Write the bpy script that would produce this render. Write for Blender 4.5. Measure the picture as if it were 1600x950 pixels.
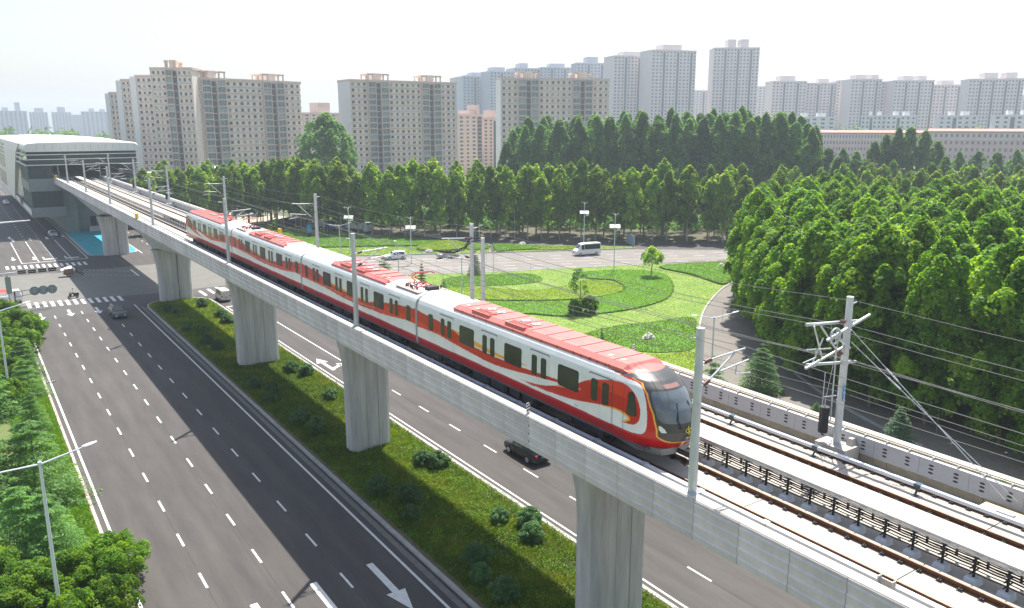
import bpy, math, random
import numpy as np
from mathutils import Vector, Matrix
R_ = math.radians
for o in list(bpy.data.objects): bpy.data.objects.remove(o)
SC = bpy.context.scene; COL = SC.collection
random.seed(7); RNG = np.random.default_rng(11)

# ------------------------------------------------------------ camera, world, sun, exposure
HC = 27.5; FPX = 1260.0; PITCH = R_(12.648); YAW = R_(34.397)
cd = bpy.data.cameras.new('camera'); cam = bpy.data.objects.new('camera', cd); COL.objects.link(cam)
cd.sensor_width = 36; cd.lens = 36*FPX/1600; cd.clip_start = .5; cd.clip_end = 9000
cam.location = (0, 0, HC); cam.rotation_euler = (math.pi/2-PITCH, 0, -YAW); SC.camera = cam
SC.render.resolution_x = 1024; SC.render.resolution_y = 608
SUN_AZ = math.atan2(.3825, .33); SUN_EL = math.atan(1/math.hypot(.3825, .33))   # towards the sun, azimuth from +Y to +X
w = bpy.data.worlds.new('World'); SC.world = w; w.use_nodes = True
nt = w.node_tree; sky = nt.nodes.new('ShaderNodeTexSky'); sky.sky_type = 'NISHITA'; sky.sun_disc = False
sky.sun_elevation = SUN_EL; sky.sun_rotation = SUN_AZ; sky.dust_density = 2.0; sky.air_density = 1.6; sky.ozone_density = 1.0
hs = nt.nodes.new('ShaderNodeHueSaturation'); hs.inputs['Saturation'].default_value = .7
nt.links.new(sky.outputs[0], hs.inputs['Color']); wb = nt.nodes.new('ShaderNodeVectorMath'); wb.operation = 'MULTIPLY'; wb.inputs[1].default_value = (.95, .98, 1.09)
nt.links.new(hs.outputs[0], wb.inputs[0]); nt.links.new(wb.outputs[0], nt.nodes['Background'].inputs[0])
nt.nodes['Background'].inputs[1].default_value = .090
sl = bpy.data.lights.new('sun', 'SUN'); sl.energy = 5.0; sl.angle = R_(.6); sl.color = (1, .95, .87)
so = bpy.data.objects.new('sun', sl); COL.objects.link(so)
so.rotation_euler = Vector((.3825, .33, 1)).to_track_quat('Z', 'Y').to_euler()
SC.view_settings.view_transform = 'Standard'; SC.view_settings.look = 'None'
SC.view_settings.exposure = .98; SC.view_settings.gamma = 1

# ------------------------------------------------------------ survey helpers: from a sighting to a place on the ground
_F = np.array([math.sin(YAW)*math.cos(PITCH), math.cos(YAW)*math.cos(PITCH), -math.sin(PITCH)])
_R = np.array([math.cos(YAW), -math.sin(YAW), 0.]); _U = np.cross(_R, _F)
def ray(px, py): return _F + _R*(px-800)/FPX + _U*(475-py)/FPX
def W(px, py, z=0.):
    d = ray(px, py); k = (z-HC)/d[2]; return (float(d[0]*k), float(d[1]*k), z)
def PY(px, py, Y):
    d = ray(px, py); k = Y/d[1]; return (float(d[0]*k), Y, float(HC+d[2]*k))
def PD(px, py, D):
    d = ray(px, py); k = D/math.hypot(d[0], d[1]); return (float(d[0]*k), float(d[1]*k), float(HC+d[2]*k))

# ------------------------------------------------------------ materials
MATS = {}
def mat(name, col, rough=.6, metal=0., var=0., vs=3., bump=0., bs=20., col2=None, spec=.5, streak=None, emit=None, alpha=None):
    if name in MATS: return MATS[name]
    m = bpy.data.materials.new(name); m.use_nodes = True; n = m.node_tree; p = n.nodes['Principled BSDF']
    p.inputs['Base Color'].default_value = (*col, 1); p.inputs['Roughness'].default_value = rough; p.inputs['Metallic'].default_value = metal
    p.inputs['Specular IOR Level'].default_value = spec
    tc = n.nodes.new('ShaderNodeTexCoord'); co = tc.outputs['Object']
    if streak:
        mp = n.nodes.new('ShaderNodeMapping'); mp.inputs['Scale'].default_value = streak; n.links.new(co, mp.inputs[0]); co = mp.outputs[0]
    if var > 0 or col2:
        nz = n.nodes.new('ShaderNodeTexNoise'); nz.inputs['Scale'].default_value = vs; nz.inputs['Detail'].default_value = 8
        nz.inputs['Roughness'].default_value = .65
        n.links.new(co, nz.inputs['Vector'])
        r = n.nodes.new('ShaderNodeValToRGB'); r.color_ramp.elements[0].position = .3; r.color_ramp.elements[1].position = .7
        c2 = col2 if col2 else tuple(min(1, c*(1+var)) for c in col)
        c1 = col if col2 else tuple(c*(1-var) for c in col)
        r.color_ramp.elements[0].color = (*c1, 1); r.color_ramp.elements[1].color = (*c2, 1)
        n.links.new(nz.outputs['Fac'], r.inputs[0]); n.links.new(r.outputs[0], p.inputs['Base Color'])
    if bump > 0:
        nb = n.nodes.new('ShaderNodeTexNoise'); nb.inputs['Scale'].default_value = bs; nb.inputs['Detail'].default_value = 6
        n.links.new(co, nb.inputs['Vector']); b = n.nodes.new('ShaderNodeBump'); b.inputs['Strength'].default_value = bump; b.inputs['Distance'].default_value = .03
        n.links.new(nb.outputs['Fac'], b.inputs['Height']); n.links.new(b.outputs[0], p.inputs['Normal'])
    if emit: p.inputs['Emission Color'].default_value = (*emit, 1); p.inputs['Emission Strength'].default_value = 1
    MATS[name] = m; return m
def leafmat(name, cols, trans=.45, rough=.55, objvar=.25):
    m = bpy.data.materials.new(name); m.use_nodes = True; n = m.node_tree; n.nodes.clear()
    out = n.nodes.new('ShaderNodeOutputMaterial'); at = n.nodes.new('ShaderNodeAttribute'); at.attribute_name = 'tint'
    r = n.nodes.new('ShaderNodeValToRGB'); e = r.color_ramp.elements
    while len(e) < len(cols): e.new(.5)
    for i, c in enumerate(cols): e[i].position = i/(len(cols)-1); e[i].color = (*c, 1)
    n.links.new(at.outputs['Fac'], r.inputs[0])
    oi = n.nodes.new('ShaderNodeObjectInfo'); mr = n.nodes.new('ShaderNodeMapRange'); mr.inputs[3].default_value = 1-objvar; mr.inputs[4].default_value = 1+objvar
    n.links.new(oi.outputs['Random'], mr.inputs[0])
    vm = n.nodes.new('ShaderNodeVectorMath'); vm.operation = 'SCALE'; n.links.new(r.outputs[0], vm.inputs[0]); n.links.new(mr.outputs[0], vm.inputs['Scale'])
    p = n.nodes.new('ShaderNodeBsdfPrincipled'); p.inputs['Roughness'].default_value = rough; p.inputs['Specular IOR Level'].default_value = .25
    n.links.new(vm.outputs[0], p.inputs['Base Color'])
    t = n.nodes.new('ShaderNodeBsdfTranslucent'); tm = n.nodes.new('ShaderNodeVectorMath'); tm.operation = 'MULTIPLY'; tm.inputs[1].default_value = (1.9, 1.75, .5)
    n.links.new(vm.outputs[0], tm.inputs[0]); n.links.new(tm.outputs[0], t.inputs[0])
    mx = n.nodes.new('ShaderNodeMixShader'); mx.inputs[0].default_value = trans
    n.links.new(p.outputs[0], mx.inputs[1]); n.links.new(t.outputs[0], mx.inputs[2]); n.links.new(mx.outputs[0], out.inputs[0]); return m
def attrmat(name, rough=.3, spec=.4, coat=.12):
    m = bpy.data.materials.new(name); m.use_nodes = True; n = m.node_tree; p = n.nodes['Principled BSDF']
    at = n.nodes.new('ShaderNodeAttribute'); at.attribute_name = 'paint'
    nz = n.nodes.new('ShaderNodeTexNoise'); nz.inputs['Scale'].default_value = 1.3; nz.inputs['Detail'].default_value = 7
    tc = n.nodes.new('ShaderNodeTexCoord'); n.links.new(tc.outputs['Object'], nz.inputs[0])
    mr = n.nodes.new('ShaderNodeMapRange'); mr.inputs[1].default_value = .3; mr.inputs[2].default_value = .7; mr.inputs[3].default_value = .9; mr.inputs[4].default_value = 1.02
    n.links.new(nz.outputs['Fac'], mr.inputs[0])
    vm = n.nodes.new('ShaderNodeVectorMath'); vm.operation = 'SCALE'; n.links.new(at.outputs['Color'], vm.inputs[0]); n.links.new(mr.outputs[0], vm.inputs['Scale'])
    n.links.new(vm.outputs[0], p.inputs['Base Color'])
    p.inputs['Roughness'].default_value = rough; p.inputs['Coat Weight'].default_value = coat; p.inputs['Coat Roughness'].default_value = .08
    return m

M_asph = mat('asphalt', (.074, .067, .063), .85, var=.18, vs=.35, bump=.35, bs=40, spec=.3, streak=(3, .35, 1))
_n = M_asph.node_tree; _p = _n.nodes['Principled BSDF']; _src = _p.inputs['Base Color'].links[0].from_socket
_tc = _n.nodes.new('ShaderNodeTexCoord'); _sx = _n.nodes.new('ShaderNodeSeparateXYZ'); _n.links.new(_tc.outputs['Object'], _sx.inputs[0])
_m1 = _n.nodes.new('ShaderNodeMath'); _m1.operation = 'MULTIPLY_ADD'; _m1.inputs[1].default_value = 2*math.pi/1.83; _m1.inputs[2].default_value = 1.2; _n.links.new(_sx.outputs['X'], _m1.inputs[0])
_m2 = _n.nodes.new('ShaderNodeMath'); _m2.operation = 'SINE'; _n.links.new(_m1.outputs[0], _m2.inputs[0])
_nz = _n.nodes.new('ShaderNodeTexNoise'); _nz.inputs['Scale'].default_value = .06; _nz.inputs['Detail'].default_value = 5; _n.links.new(_tc.outputs['Object'], _nz.inputs['Vector'])
_m3 = _n.nodes.new('ShaderNodeMath'); _m3.operation = 'MULTIPLY'; _m3.inputs[1].default_value = .05; _n.links.new(_m2.outputs[0], _m3.inputs[0])
_m4 = _n.nodes.new('ShaderNodeMath'); _m4.operation = 'MULTIPLY_ADD'; _m4.inputs[1].default_value = .45; _m4.inputs[2].default_value = .78; _n.links.new(_nz.outputs['Fac'], _m4.inputs[0])
_m5 = _n.nodes.new('ShaderNodeMath'); _m5.operation = 'ADD'; _n.links.new(_m3.outputs[0], _m5.inputs[0]); _n.links.new(_m4.outputs[0], _m5.inputs[1])
_vm = _n.nodes.new('ShaderNodeVectorMath'); _vm.operation = 'SCALE'; _n.links.new(_src, _vm.inputs[0]); _n.links.new(_m5.outputs[0], _vm.inputs['Scale']); _n.links.new(_vm.outputs[0], _p.inputs['Base Color'])
M_asph2 = mat('asphalt_new', (.036, .036, .038), .85, var=.15, vs=.5, bump=.3, bs=40, spec=.3)
M_asphL = mat('asphalt_worn', (.15, .145, .13), .85, var=.12, vs=.4, bump=.3, bs=40, spec=.3)
M_paint = mat('road_paint', (.62, .61, .58), .6, var=.14, vs=2.5)
M_ypaint = mat('yellow_road_paint', (.6, .42, .16), .6, var=.15, vs=2.5)
M_kerb = mat('kerb_stone', (.34, .33, .31), .8, var=.2, vs=1.5, bump=.2)
M_conc = mat('concrete', (.40, .405, .39), .75, var=.16, vs=1.1, bump=.25, bs=9)
M_concP = mat('parapet_concrete', (.62, .575, .57), .7, var=.15, vs=.9, bump=.25, bs=6)
M_pier = mat('pier_concrete', (.52, .505, .475), .75, var=.22, vs=1.2, bump=.3, bs=5, streak=(1.6, 1.6, .18))
M_cap = mat('pale_concrete', (.45, .42, .375), .75, var=.1, vs=2, bump=.2)
M_slab = mat('track_slab_concrete', (.41, .375, .325), .8, var=.12, vs=1.4, bump=.2)
M_ochre = mat('stained_concrete', (.46, .40, .29), .8, var=.2, vs=1.5)
M_rust = mat('rusty_rail', (.12, .048, .02), .7, .2, var=.35, vs=6)
M_rtop = mat('rail_head', (.36, .25, .17), .4, .6, var=.2, vs=6)
M_galv = mat('galvanised_steel', (.48, .51, .53), .42, .35, var=.12, vs=2.5)
M_galvP = mat('mast_steel', (.52, .55, .55), .45, .15, var=.12, vs=3, streak=(1, 1, .3))
M_alu = mat('aluminium_duct', (.62, .67, .74), .35, .3, var=.05, vs=3)
M_dark = mat('dark_iron', (.03, .032, .034), .6, .2, var=.3, vs=5)
M_cable = mat('black_cable', (.02, .02, .022), .6)
M_copper = mat('brown_cable', (.22, .13, .08), .6)
M_wire = mat('overhead_wire', (.13, .13, .13), .7, .1)
M_insul = mat('insulator', (.12, .045, .04), .4)
M_white = mat('white_paint', (.8, .8, .79), .45, var=.05, vs=2)
M_lamp = mat('lamp_white', (.66, .72, .78), .4, .1)
M_glass = mat('dark_glass', (.035, .05, .048), .08, 0, spec=.8)
M_winT = mat('train_window', (.038, .040, .036), .16, 0, spec=.35, var=.25, vs=1.2)
M_black = mat('black_gloss', (.012, .012, .014), .12, spec=.7)
M_rub = mat('rubber', (.02, .02, .02), .8)
M_rim = mat('wheel_rim', (.5, .5, .5), .35, .6)
M_red = mat('red_light', (.5, .02, .02), .3)
M_head = mat('headlamp', (.75, .75, .7), .15, spec=.8)
M_under = mat('underframe', (.045, .045, .045), .7, .2, var=.5, vs=4)
M_skirt = mat('grey_skirt', (.11,.105,.10), .5, .2, var=.2, vs=3)
M_bark = mat('bark', (.20, .17, .13), .9, var=.3, vs=5)
M_soil = mat('soil', (.16, .125, .085), .95, var=.3, vs=1.5)
M_blue = mat('blue_sign', (.01, .22, .55), .4)
M_yel = mat('yellow_paint', (.75, .48, .03), .5)
M_rock = mat('pale_rock', (.5, .48, .44), .85, var=.25, vs=1.5, bump=.6, bs=3)

# ------------------------------------------------------------ mesh helpers
class MB:
    def __init__(s): s.v = []; s.f = []; s.sm = []
    def add(s, vs, fs, smooth=False):
        b = len(s.v); s.v += [tuple(map(float, p)) for p in vs]; s.f += [tuple(b+i for i in f) for f in fs]; s.sm += [smooth]*len(fs); return s
    def box(s, x0, x1, y0, y1, z0, z1):
        return s.add([(x0,y0,z0),(x1,y0,z0),(x1,y1,z0),(x0,y1,z0),(x0,y0,z1),(x1,y0,z1),(x1,y1,z1),(x0,y1,z1)],
                     [(0,3,2,1),(4,5,6,7),(0,1,5,4),(1,2,6,5),(2,3,7,6),(3,0,4,7)])
    def beam(s, p, q, wx, wz):
        p = Vector(p); q = Vector(q); d = (q-p).normalized(); a = d.cross(Vector((0,0,1)))
        if a.length < 1e-3: a = Vector((1,0,0))
        a.normalize(); b = a.cross(d)
        vs = [e+a*i*wx/2+b*j*wz/2 for e in (p, q) for i, j in ((-1,-1),(1,-1),(1,1),(-1,1))]
        return s.add(vs, [(0,1,2,3),(7,6,5,4),(0,4,5,1),(1,5,6,2),(2,6,7,3),(3,7,4,0)])
    def tube(s, p, q, r0, r1=None, n=8, caps=True):
        r1 = r0 if r1 is None else r1; p = Vector(p); q = Vector(q); d = (q-p)
        if d.length < 1e-6: return s
        d.normalize(); a = d.cross(Vector((0,0,1)) if abs(d.z) < .9 else Vector((1,0,0))).normalized(); b = d.cross(a)
        vs = []
        for e, r in ((p, r0), (q, r1)):
            for i in range(n):
                t = 2*math.pi*i/n; vs.append(e+a*math.cos(t)*r+b*math.sin(t)*r)
        s.add(vs, [(i, (i+1) % n, n+(i+1) % n, n+i) for i in range(n)], n > 5)
        if caps: s.add(vs, [tuple(range(n-1, -1, -1)), tuple(range(n, 2*n))])
        return s
    def path(s, pts, r, n=5):
        for a, b in zip(pts, pts[1:]): s.tube(a, b, r, n=n, caps=False)
        return s
    def prism(s, poly, a0, a1, axis='x'):
        n = len(poly)
        def P(u, v, a): return (a, u, v) if axis == 'x' else ((u, a, v) if axis == 'y' else (u, v, a))
        vs = [P(u, v, a0) for u, v in poly]+[P(u, v, a1) for u, v in poly]
        fs = [(i, (i+1) % n, n+(i+1) % n, n+i) for i in range(n)]+[tuple(range(n-1, -1, -1)), tuple(range(n, 2*n))]
        return s.add(vs, fs)
    def loft(s, rings, closed=True, caps=True, smooth=True):
        n = len(rings[0]); vs = [p for r in rings for p in r]; fs = []
        for k in range(len(rings)-1):
            for i in range(n if closed else n-1): fs.append((k*n+i, k*n+(i+1) % n, (k+1)*n+(i+1) % n, (k+1)*n+i))
        s.add(vs, fs, smooth)
        if caps: s.add(rings[0], [tuple(range(n))]); s.add(rings[-1], [tuple(range(n-1, -1, -1))])
        return s
    def ball(s, c, r, n=10, m=7, sc=(1,1,1), jit=0):
        rings = []
        for k in range(m+1):
            t = math.pi*k/m
            rings.append([(c[0]+r*sc[0]*max(.01, math.sin(t))*math.cos(2*math.pi*i/n)*(1+random.uniform(-jit, jit)), c[1]+r*sc[1]*max(.01, math.sin(t))*math.sin(2*math.pi*i/n)*(1+random.uniform(-jit, jit)), c[2]+r*sc[2]*math.cos(t)) for i in range(n)])
        return s.loft(rings, caps=False, smooth=jit == 0)
    def disc(s, c, r, axis, n=16, r0=0):
        a, b = {'x': ((0,1,0),(0,0,1)), 'y': ((1,0,0),(0,0,1)), 'z': ((1,0,0),(0,1,0))}[axis]
        a = Vector(a); b = Vector(b); c = Vector(c)
        vs = [c+a*math.cos(2*math.pi*i/n)*r+b*math.sin(2*math.pi*i/n)*r for i in range(n)]
        return s.add(vs, [tuple(range(n))])
    def quad(s, a, b, c, d): return s.add([a, b, c, d], [(0,1,2,3)])
    def build(s, name, m, parent=None, loc=None):
        me = bpy.data.meshes.new(name); me.from_pydata(s.v, [], s.f)
        if any(s.sm): me.polygons.foreach_set('use_smooth', s.sm)
        me.materials.append(m); me.update(); return link(name, me, parent, loc)
def link(name, me, parent=None, loc=None):
    o = bpy.data.objects.new(name, me); COL.objects.link(o)
    if parent: o.parent = parent
    if loc is not None: o.location = loc
    return o
def tag(o, label=None, cat=None, group=None, kind=None):
    if label: o['label'] = label
    if cat: o['category'] = cat
    if group: o['group'] = group
    if kind: o['kind'] = kind
    return o
def thing(name, label, cat, loc=(0,0,0), rz=0, group=None):
    o = bpy.data.objects.new(name, None); o.empty_display_size = .3; COL.objects.link(o); o.location = loc; o.rotation_euler = (0, 0, rz)
    return tag(o, label, cat, group)
def dup(root, loc, rz=0, label=None, group=None, sc=None):
    r = root.copy(); COL.objects.link(r); r.location = loc; r.rotation_euler = (0, 0, rz)
    if sc: r.scale = sc
    if label: r['label'] = label
    if group: r['group'] = group
    for ch in list(root.children):
        c = ch.copy(); COL.objects.link(c); c.parent = r
        for g in ch.children:
            d = g.copy(); COL.objects.link(d); d.parent = c
    return r
def npmesh(name, V, Fq, m, attr=None, aname='tint', smooth=False):
    me = bpy.data.meshes.new(name); n = len(V); k = Fq.shape[1]; f = len(Fq)
    me.vertices.add(n); me.vertices.foreach_set('co', V.astype(np.float32).ravel())
    me.loops.add(f*k); me.loops.foreach_set('vertex_index', Fq.astype(np.int32).ravel())
    me.polygons.add(f); me.polygons.foreach_set('loop_start', np.arange(0, f*k, k, dtype=np.int32))
    if smooth: me.polygons.foreach_set('use_smooth', np.ones(f, dtype=bool))
    me.materials.append(m)
    if attr is not None:
        if attr.ndim == 1:
            a = me.attributes.new(aname, 'FLOAT', 'POINT'); a.data.foreach_set('value', attr.astype(np.float32))
        else:
            a = me.attributes.new(aname, 'FLOAT_COLOR', 'POINT'); c = np.ones((n, 4), np.float32); c[:, :3] = attr; a.data.foreach_set('color', c.ravel())
    me.update(calc_edges=True); return me
def poly_sheet(name, pts, z, m, parent=None, kind='structure'):
    mb = MB(); mb.add([(p[0], p[1], z) for p in pts], [tuple(range(len(pts)))])
    o = mb.build(name, m, parent)
    if not parent: o['kind'] = kind
    return o
def area2(p): return sum(a[0]*b[1]-b[0]*a[1] for a, b in zip(p, p[1:]+p[:1]))
def inset(p, d):
    if area2(p) < 0: p = p[::-1]
    n = len(p); out = []
    for i in range(n):
        a = Vector(p[i-1][:2]); b = Vector(p[i][:2]); c = Vector(p[(i+1) % n][:2])
        e1 = (b-a).normalized(); e2 = (c-b).normalized(); n1 = Vector((-e1.y, e1.x)); n2 = Vector((-e2.y, e2.x))
        m = (n1+n2); m = m/max(.3, m.dot(n1)) if m.length > 1e-3 else n1
        out.append((b.x+m.x*d, b.y+m.y*d))
    return out
def inpoly(P, poly):
    x, y = P[:, 0], P[:, 1]; c = np.zeros(len(P), bool); n = len(poly)
    for i in range(n):
        x1, y1 = poly[i][:2]; x2, y2 = poly[(i+1) % n][:2]
        if y1 == y2: continue
        c ^= ((y1 > y) != (y2 > y)) & (x < (x2-x1)*(y-y1)/(y2-y1)+x1)
    return c
def smoothline(pts, k=4, closed=False):
    out = []; n = len(pts)
    rng = range(n if closed else n-1)
    for i in rng:
        p0 = pts[(i-1) % n] if closed or i > 0 else pts[0]; p1 = pts[i]; p2 = pts[(i+1) % n]; p3 = pts[(i+2) % n] if closed or i+2 < n else pts[-1]
        for j in range(k):
            t = j/k; out.append(tuple(.5*((2*p1[a])+(-p0[a]+p2[a])*t+(2*p0[a]-5*p1[a]+4*p2[a]-p3[a])*t*t+(-p0[a]+3*p1[a]-3*p2[a]+p3[a])*t**3) for a in (0, 1)))
    if not closed: out.append(tuple(pts[-1][:2]))
    return out

# ------------------------------------------------------------ vegetation
LM_plane = leafmat('plane_leaves', [(.07, .16, .018), (.16, .29, .022), (.33, .43, .03)], .58)
LM_near = leafmat('near_plane_leaves', [(.05, .14, .012), (.135, .28, .018), (.27, .40, .025)], .55, objvar=.2)
LM_poplar = leafmat('poplar_leaves', [(.06, .15, .035), (.10, .22, .05), (.16, .30, .06)], .5)
LM_cedar = leafmat('cedar_needles', [(.055, .13, .04), (.11, .24, .07), (.21, .37, .12)], .42)
LM_bush = leafmat('bush_leaves', [(.045, .13, .010), (.11, .24, .014), (.24, .36, .02)], .5)
LM_shrub = leafmat('median_shrub_leaves', [(.05, .12, .045), (.08, .17, .055), (.12, .23, .07)], .3)
LM_grass = leafmat('grass_blades', [(.05, .11, .010), (.09, .18, .014), (.18, .24, .022), (.34, .29, .07)], .42)
LM_lawn = leafmat('lawn_blades', [(.07, .165, .010), (.105, .225, .014), (.17, .27, .02)], .4)
LM_lawnY = leafmat('yellow_lawn_blades', [(.09, .18, .01), (.16, .25, .012), (.25, .30, .02)], .4)
LM_flow = leafmat('flowering_meadow', [(.08, .18, .012), (.13, .25, .02), (.20, .28, .04), (.45, .46, .30)], .35)
def leafquads(C, N, S, T, m, name, aspect=.62, hang=None):
    n = len(C); N = N/np.linalg.norm(N, axis=1, keepdims=True)
    A = np.cross(N, RNG.normal(size=(n, 3)) if hang is None else hang); A /= np.linalg.norm(A, axis=1, keepdims=True)+1e-9
    B = np.cross(N, A); S = S[:, None]
    V = np.stack([C-A*S*aspect, C-B*S, C+A*S*aspect, C+B*S], 1).reshape(-1, 3)
    return npmesh(name, V, np.arange(4*n).reshape(-1, 4), m, np.repeat(np.clip(T, 0, 1), 4))
def sph(n):
    d = RNG.normal(size=(n, 3)); return d/np.linalg.norm(d, axis=1, keepdims=True)
def clump_cloud(cl, per, size, upb=.4):
    Cs, Ns, Ss, Ts = [], [], [], []
    for (c, rad, t) in cl:
        d = sph(per); d[:, 2] = np.where(d[:, 2] < -.4, -d[:, 2], d[:, 2])
        k = (RNG.random(per)**.4)[:, None]
        Cs.append(np.array(c)+d*np.array(rad)*(.6+.42*k)*np.stack([1-.18*np.clip(d[:,2],0,1)]*2+[np.ones(per)],1)); Ns.append(d+RNG.normal(size=(per, 3))*.55+np.array([0, 0, upb]))
        Ss.append(size*(.6+.8*RNG.random(per))); Ts.append(np.clip(t+RNG.normal(size=per)*.16, 0, 1))
    return np.concatenate(Cs), np.concatenate(Ns), np.concatenate(Ss), np.concatenate(Ts)
def plane_crown(H, Rm, ncl, per, size, m, name, base=.2, shape=.36, rad=(.95, .95, 1.5)):
    cl = []
    for i in range(ncl):
        u = RNG.random()**.85; a = RNG.random()*2*math.pi
        r = Rm*(math.sqrt(max(0, 1-((u-shape)/(1-shape))**2)) if u > shape else (.62+.38*u/shape))
        r *= .80+.38*RNG.random()**1.5; k = .7+.6*RNG.random(); rr = max(0, r-rad[0]*k*.6)
        z = H*(base+(1-base)*u)-rad[2]*.6
        if i % 6 == 0: rr *= RNG.random()*.6
        cl.append(((rr*math.cos(a), rr*math.sin(a), z), (rad[0]*k, rad[1]*k, rad[2]*k), .15+.7*RNG.random()))
    cl.append(((0, 0, H-rad[2]*.8), (rad[0]*.8, rad[1]*.8, rad[2]), .7)); cl.append(((.5, .2, H-rad[2]*2), (rad[0], rad[1], rad[2]), .5))
    return leafquads(*clump_cloud(cl, per, size), m, name)
def trunk_mesh(H, r, name, limbs=5, m=M_bark):
    mb = MB(); x = y = 0; pts = [(0, 0, -.1)]
    for k in range(1, 5): x += random.uniform(-.15, .15); y += random.uniform(-.15, .15); pts.append((x, y, H*.85*k/4))
    for i in range(4): mb.tube(pts[i], pts[i+1], r*(1-.22*i), r*(1-.22*(i+1)), 7, False)
    for i in range(limbs):
        z = H*random.uniform(.22, .6); a = random.random()*6.28; L = H*random.uniform(.12, .2)
        mb.tube((0, 0, z), (math.cos(a)*L, math.sin(a)*L, z+L*.9), r*.4, r*.12, 5, False)
    me = bpy.data.meshes.new(name); me.from_pydata(mb.v, [], mb.f); me.materials.append(m); return me
def tree(name, label, cat, crown, trunk, loc, sc=1., rz=None, group=None, scz=None):
    t = thing(name, label, cat, (loc[0], loc[1], loc[2] if len(loc) > 2 else 0), random.random()*6.28 if rz is None else rz, group)
    t.scale = (sc, sc, scz or sc); link('trunk', trunk, t); link('crown', crown, t); return t
def cedar_crown(H, Rm, name, layers=13, per=46, size=.2, m=None):
    C, N, S, T = [], [], [], []
    for L in range(layers):
        u = L/(layers-1); z = H*(.10+.86*u); r = Rm*(1-u)**.8+.25; nb = max(5, int(11*(1-u)+5)); a0 = random.random()*6
        for b in range(nb):
            a = a0+6.283*b/nb+random.uniform(-.2, .2); rl = r*random.uniform(.8, 1.12); tb = .35+.3*random.random()
            t = RNG.random(per)**.6; sd = RNG.normal(size=per)*(.10+.16*(1-np.abs(t-.6)))*rl*.75
            dx, dy = math.cos(a), math.sin(a)
            zz = z+.25*t*rl*.6-.5*(t**2)*rl*.55-np.abs(sd)*.35-RNG.random(per)*.10
            C.append(np.stack([dx*t*rl-dy*sd, dy*t*rl+dx*sd, zz], 1))
            N.append(np.stack([RNG.normal(size=per)*.5+dx*.3, RNG.normal(size=per)*.5+dy*.3, np.ones(per)*.9], 1))
            S.append(size*(.6+.8*RNG.random(per))); T.append(np.clip(tb+.35*t-.15+RNG.normal(size=per)*.12, 0, 1))
    C = np.concatenate(C); N = np.concatenate(N)
    return leafquads(C, N, np.concatenate(S), np.concatenate(T), m or LM_cedar, name, .35)
def tufts(name, poly, dens, h, m, z0=0., wd=.05, lean=.35, nmax=160000, seed=1, tbias=None, dome=None, spread=1.):
    rg = np.random.default_rng(seed); P = np.array([p[:2] for p in poly]); lo, hi = P.min(0), P.max(0)
    n = int(min(nmax, dens*(hi-lo).prod())); Q = lo+rg.random((n, 2))*(hi-lo); Q = Q[inpoly(Q, poly)]; n = len(Q)
    a = rg.random(n)*6.283; hh = h*(.5+.8*rg.random(n)); 
    nz = np.sin(Q[:, 0]*.9+np.sin(Q[:, 1]*.7)*2)*np.sin(Q[:, 1]*.8+1.3*np.sin(Q[:, 0]*.5))
    hh *= 1+.3*nz; t = .42+.25*nz+rg.normal(size=n)*.2
    if tbias is not None: t = t+tbias(Q)
    zb = np.full(n, z0) if dome is None else dome(Q)
    ax = np.stack([np.cos(a), np.sin(a)], 1)*(wd*(.6+.8*rg.random(n)))[:, None]; ln = rg.normal(size=(n, 2))*lean*hh[:, None]
    V = np.zeros((n, 3, 3)); V[:, 0, :2] = Q-ax; V[:, 1, :2] = Q+ax; V[:, 2, :2] = Q+ln; V[:, :2, 2] = zb[:, None]-.02; V[:, 2, 2] = zb+hh
    me = npmesh(name, V.reshape(-1, 3), np.arange(3*n).reshape(-1, 3), m, np.repeat(np.clip(t, 0, 1), 3))
    o = link(name, me); o['kind'] = 'stuff'; return o
exec_parts = True

# ------------------------------------------------------------ ground, roads, markings
M_ground = mat('far_ground', (.07, .10, .035), .95, col2=(.14, .13, .07), vs=.03)
gm = MB(); gm.add([(-3200,-400,-.06),(3600,-400,-.06),(3600,4200,-.06),(-3200,4200,-.06)], [(0,1,2,3)]); gm.build('ground', M_ground)['kind'] = 'structure'
sl_left = [(1215,424),(1160,436),(1132,449),(1112,468),(1099,488),(1092,515),(1088,560),(1086,610),(1086,680)]
sl_right = [(1600,775),(1362,661),(1261,598),(1226,560),(1205,520),(1205,478),(1240,440)]
SLL = smoothline([W(*p)[:2] for p in sl_left]); SLR = smoothline([W(*p)[:2] for p in sl_right])
main_poly = [(4.9,-80),(50,-80),(50,128),(81.8,126),(132.7,109.3),(230,72),(240,96),W(1160,380)[:2],W(1000,379)[:2],W(800,374)[:2],W(640,372)[:2],W(500,370)[:2],W(430,352)[:2],W(380,345)[:2],(44,240),(44,900),(3.5,900),(3.5,190),(-90,190),(-90,131),(4.9,131)]
poly_sheet('main_road', main_poly, 0, M_asph)
poly_sheet('slip_road', [(50,-80),(50,20)]+SLL[::-1]+SLR[::-1]+[(66,0),(64,-80)], .004, mat('slip_asphalt', (.15,.135,.115), .85, var=.15, vs=.3, bump=.3, bs=40))
px = lambda L, z=0: [W(*p)[:2] for p in L]
poly_sheet('crossing_surface', px([(-90,440),(60,428),(150,421),(215,415),(330,404),(352,410),(352,446),(245,458),(150,466),(40,478),(-90,486)]), .004, M_asphL)
poly_sheet('new_asphalt_band', px([(-40,487),(40,478.6),(150,466.6),(245,458.6),(352,446.6),(356,455),(300,461),(222,475),(222,478),(60,500),(-40,508)]), .006, mat('asphalt_band', (.07,.067,.064), .85, var=.15, vs=.5))
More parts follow.
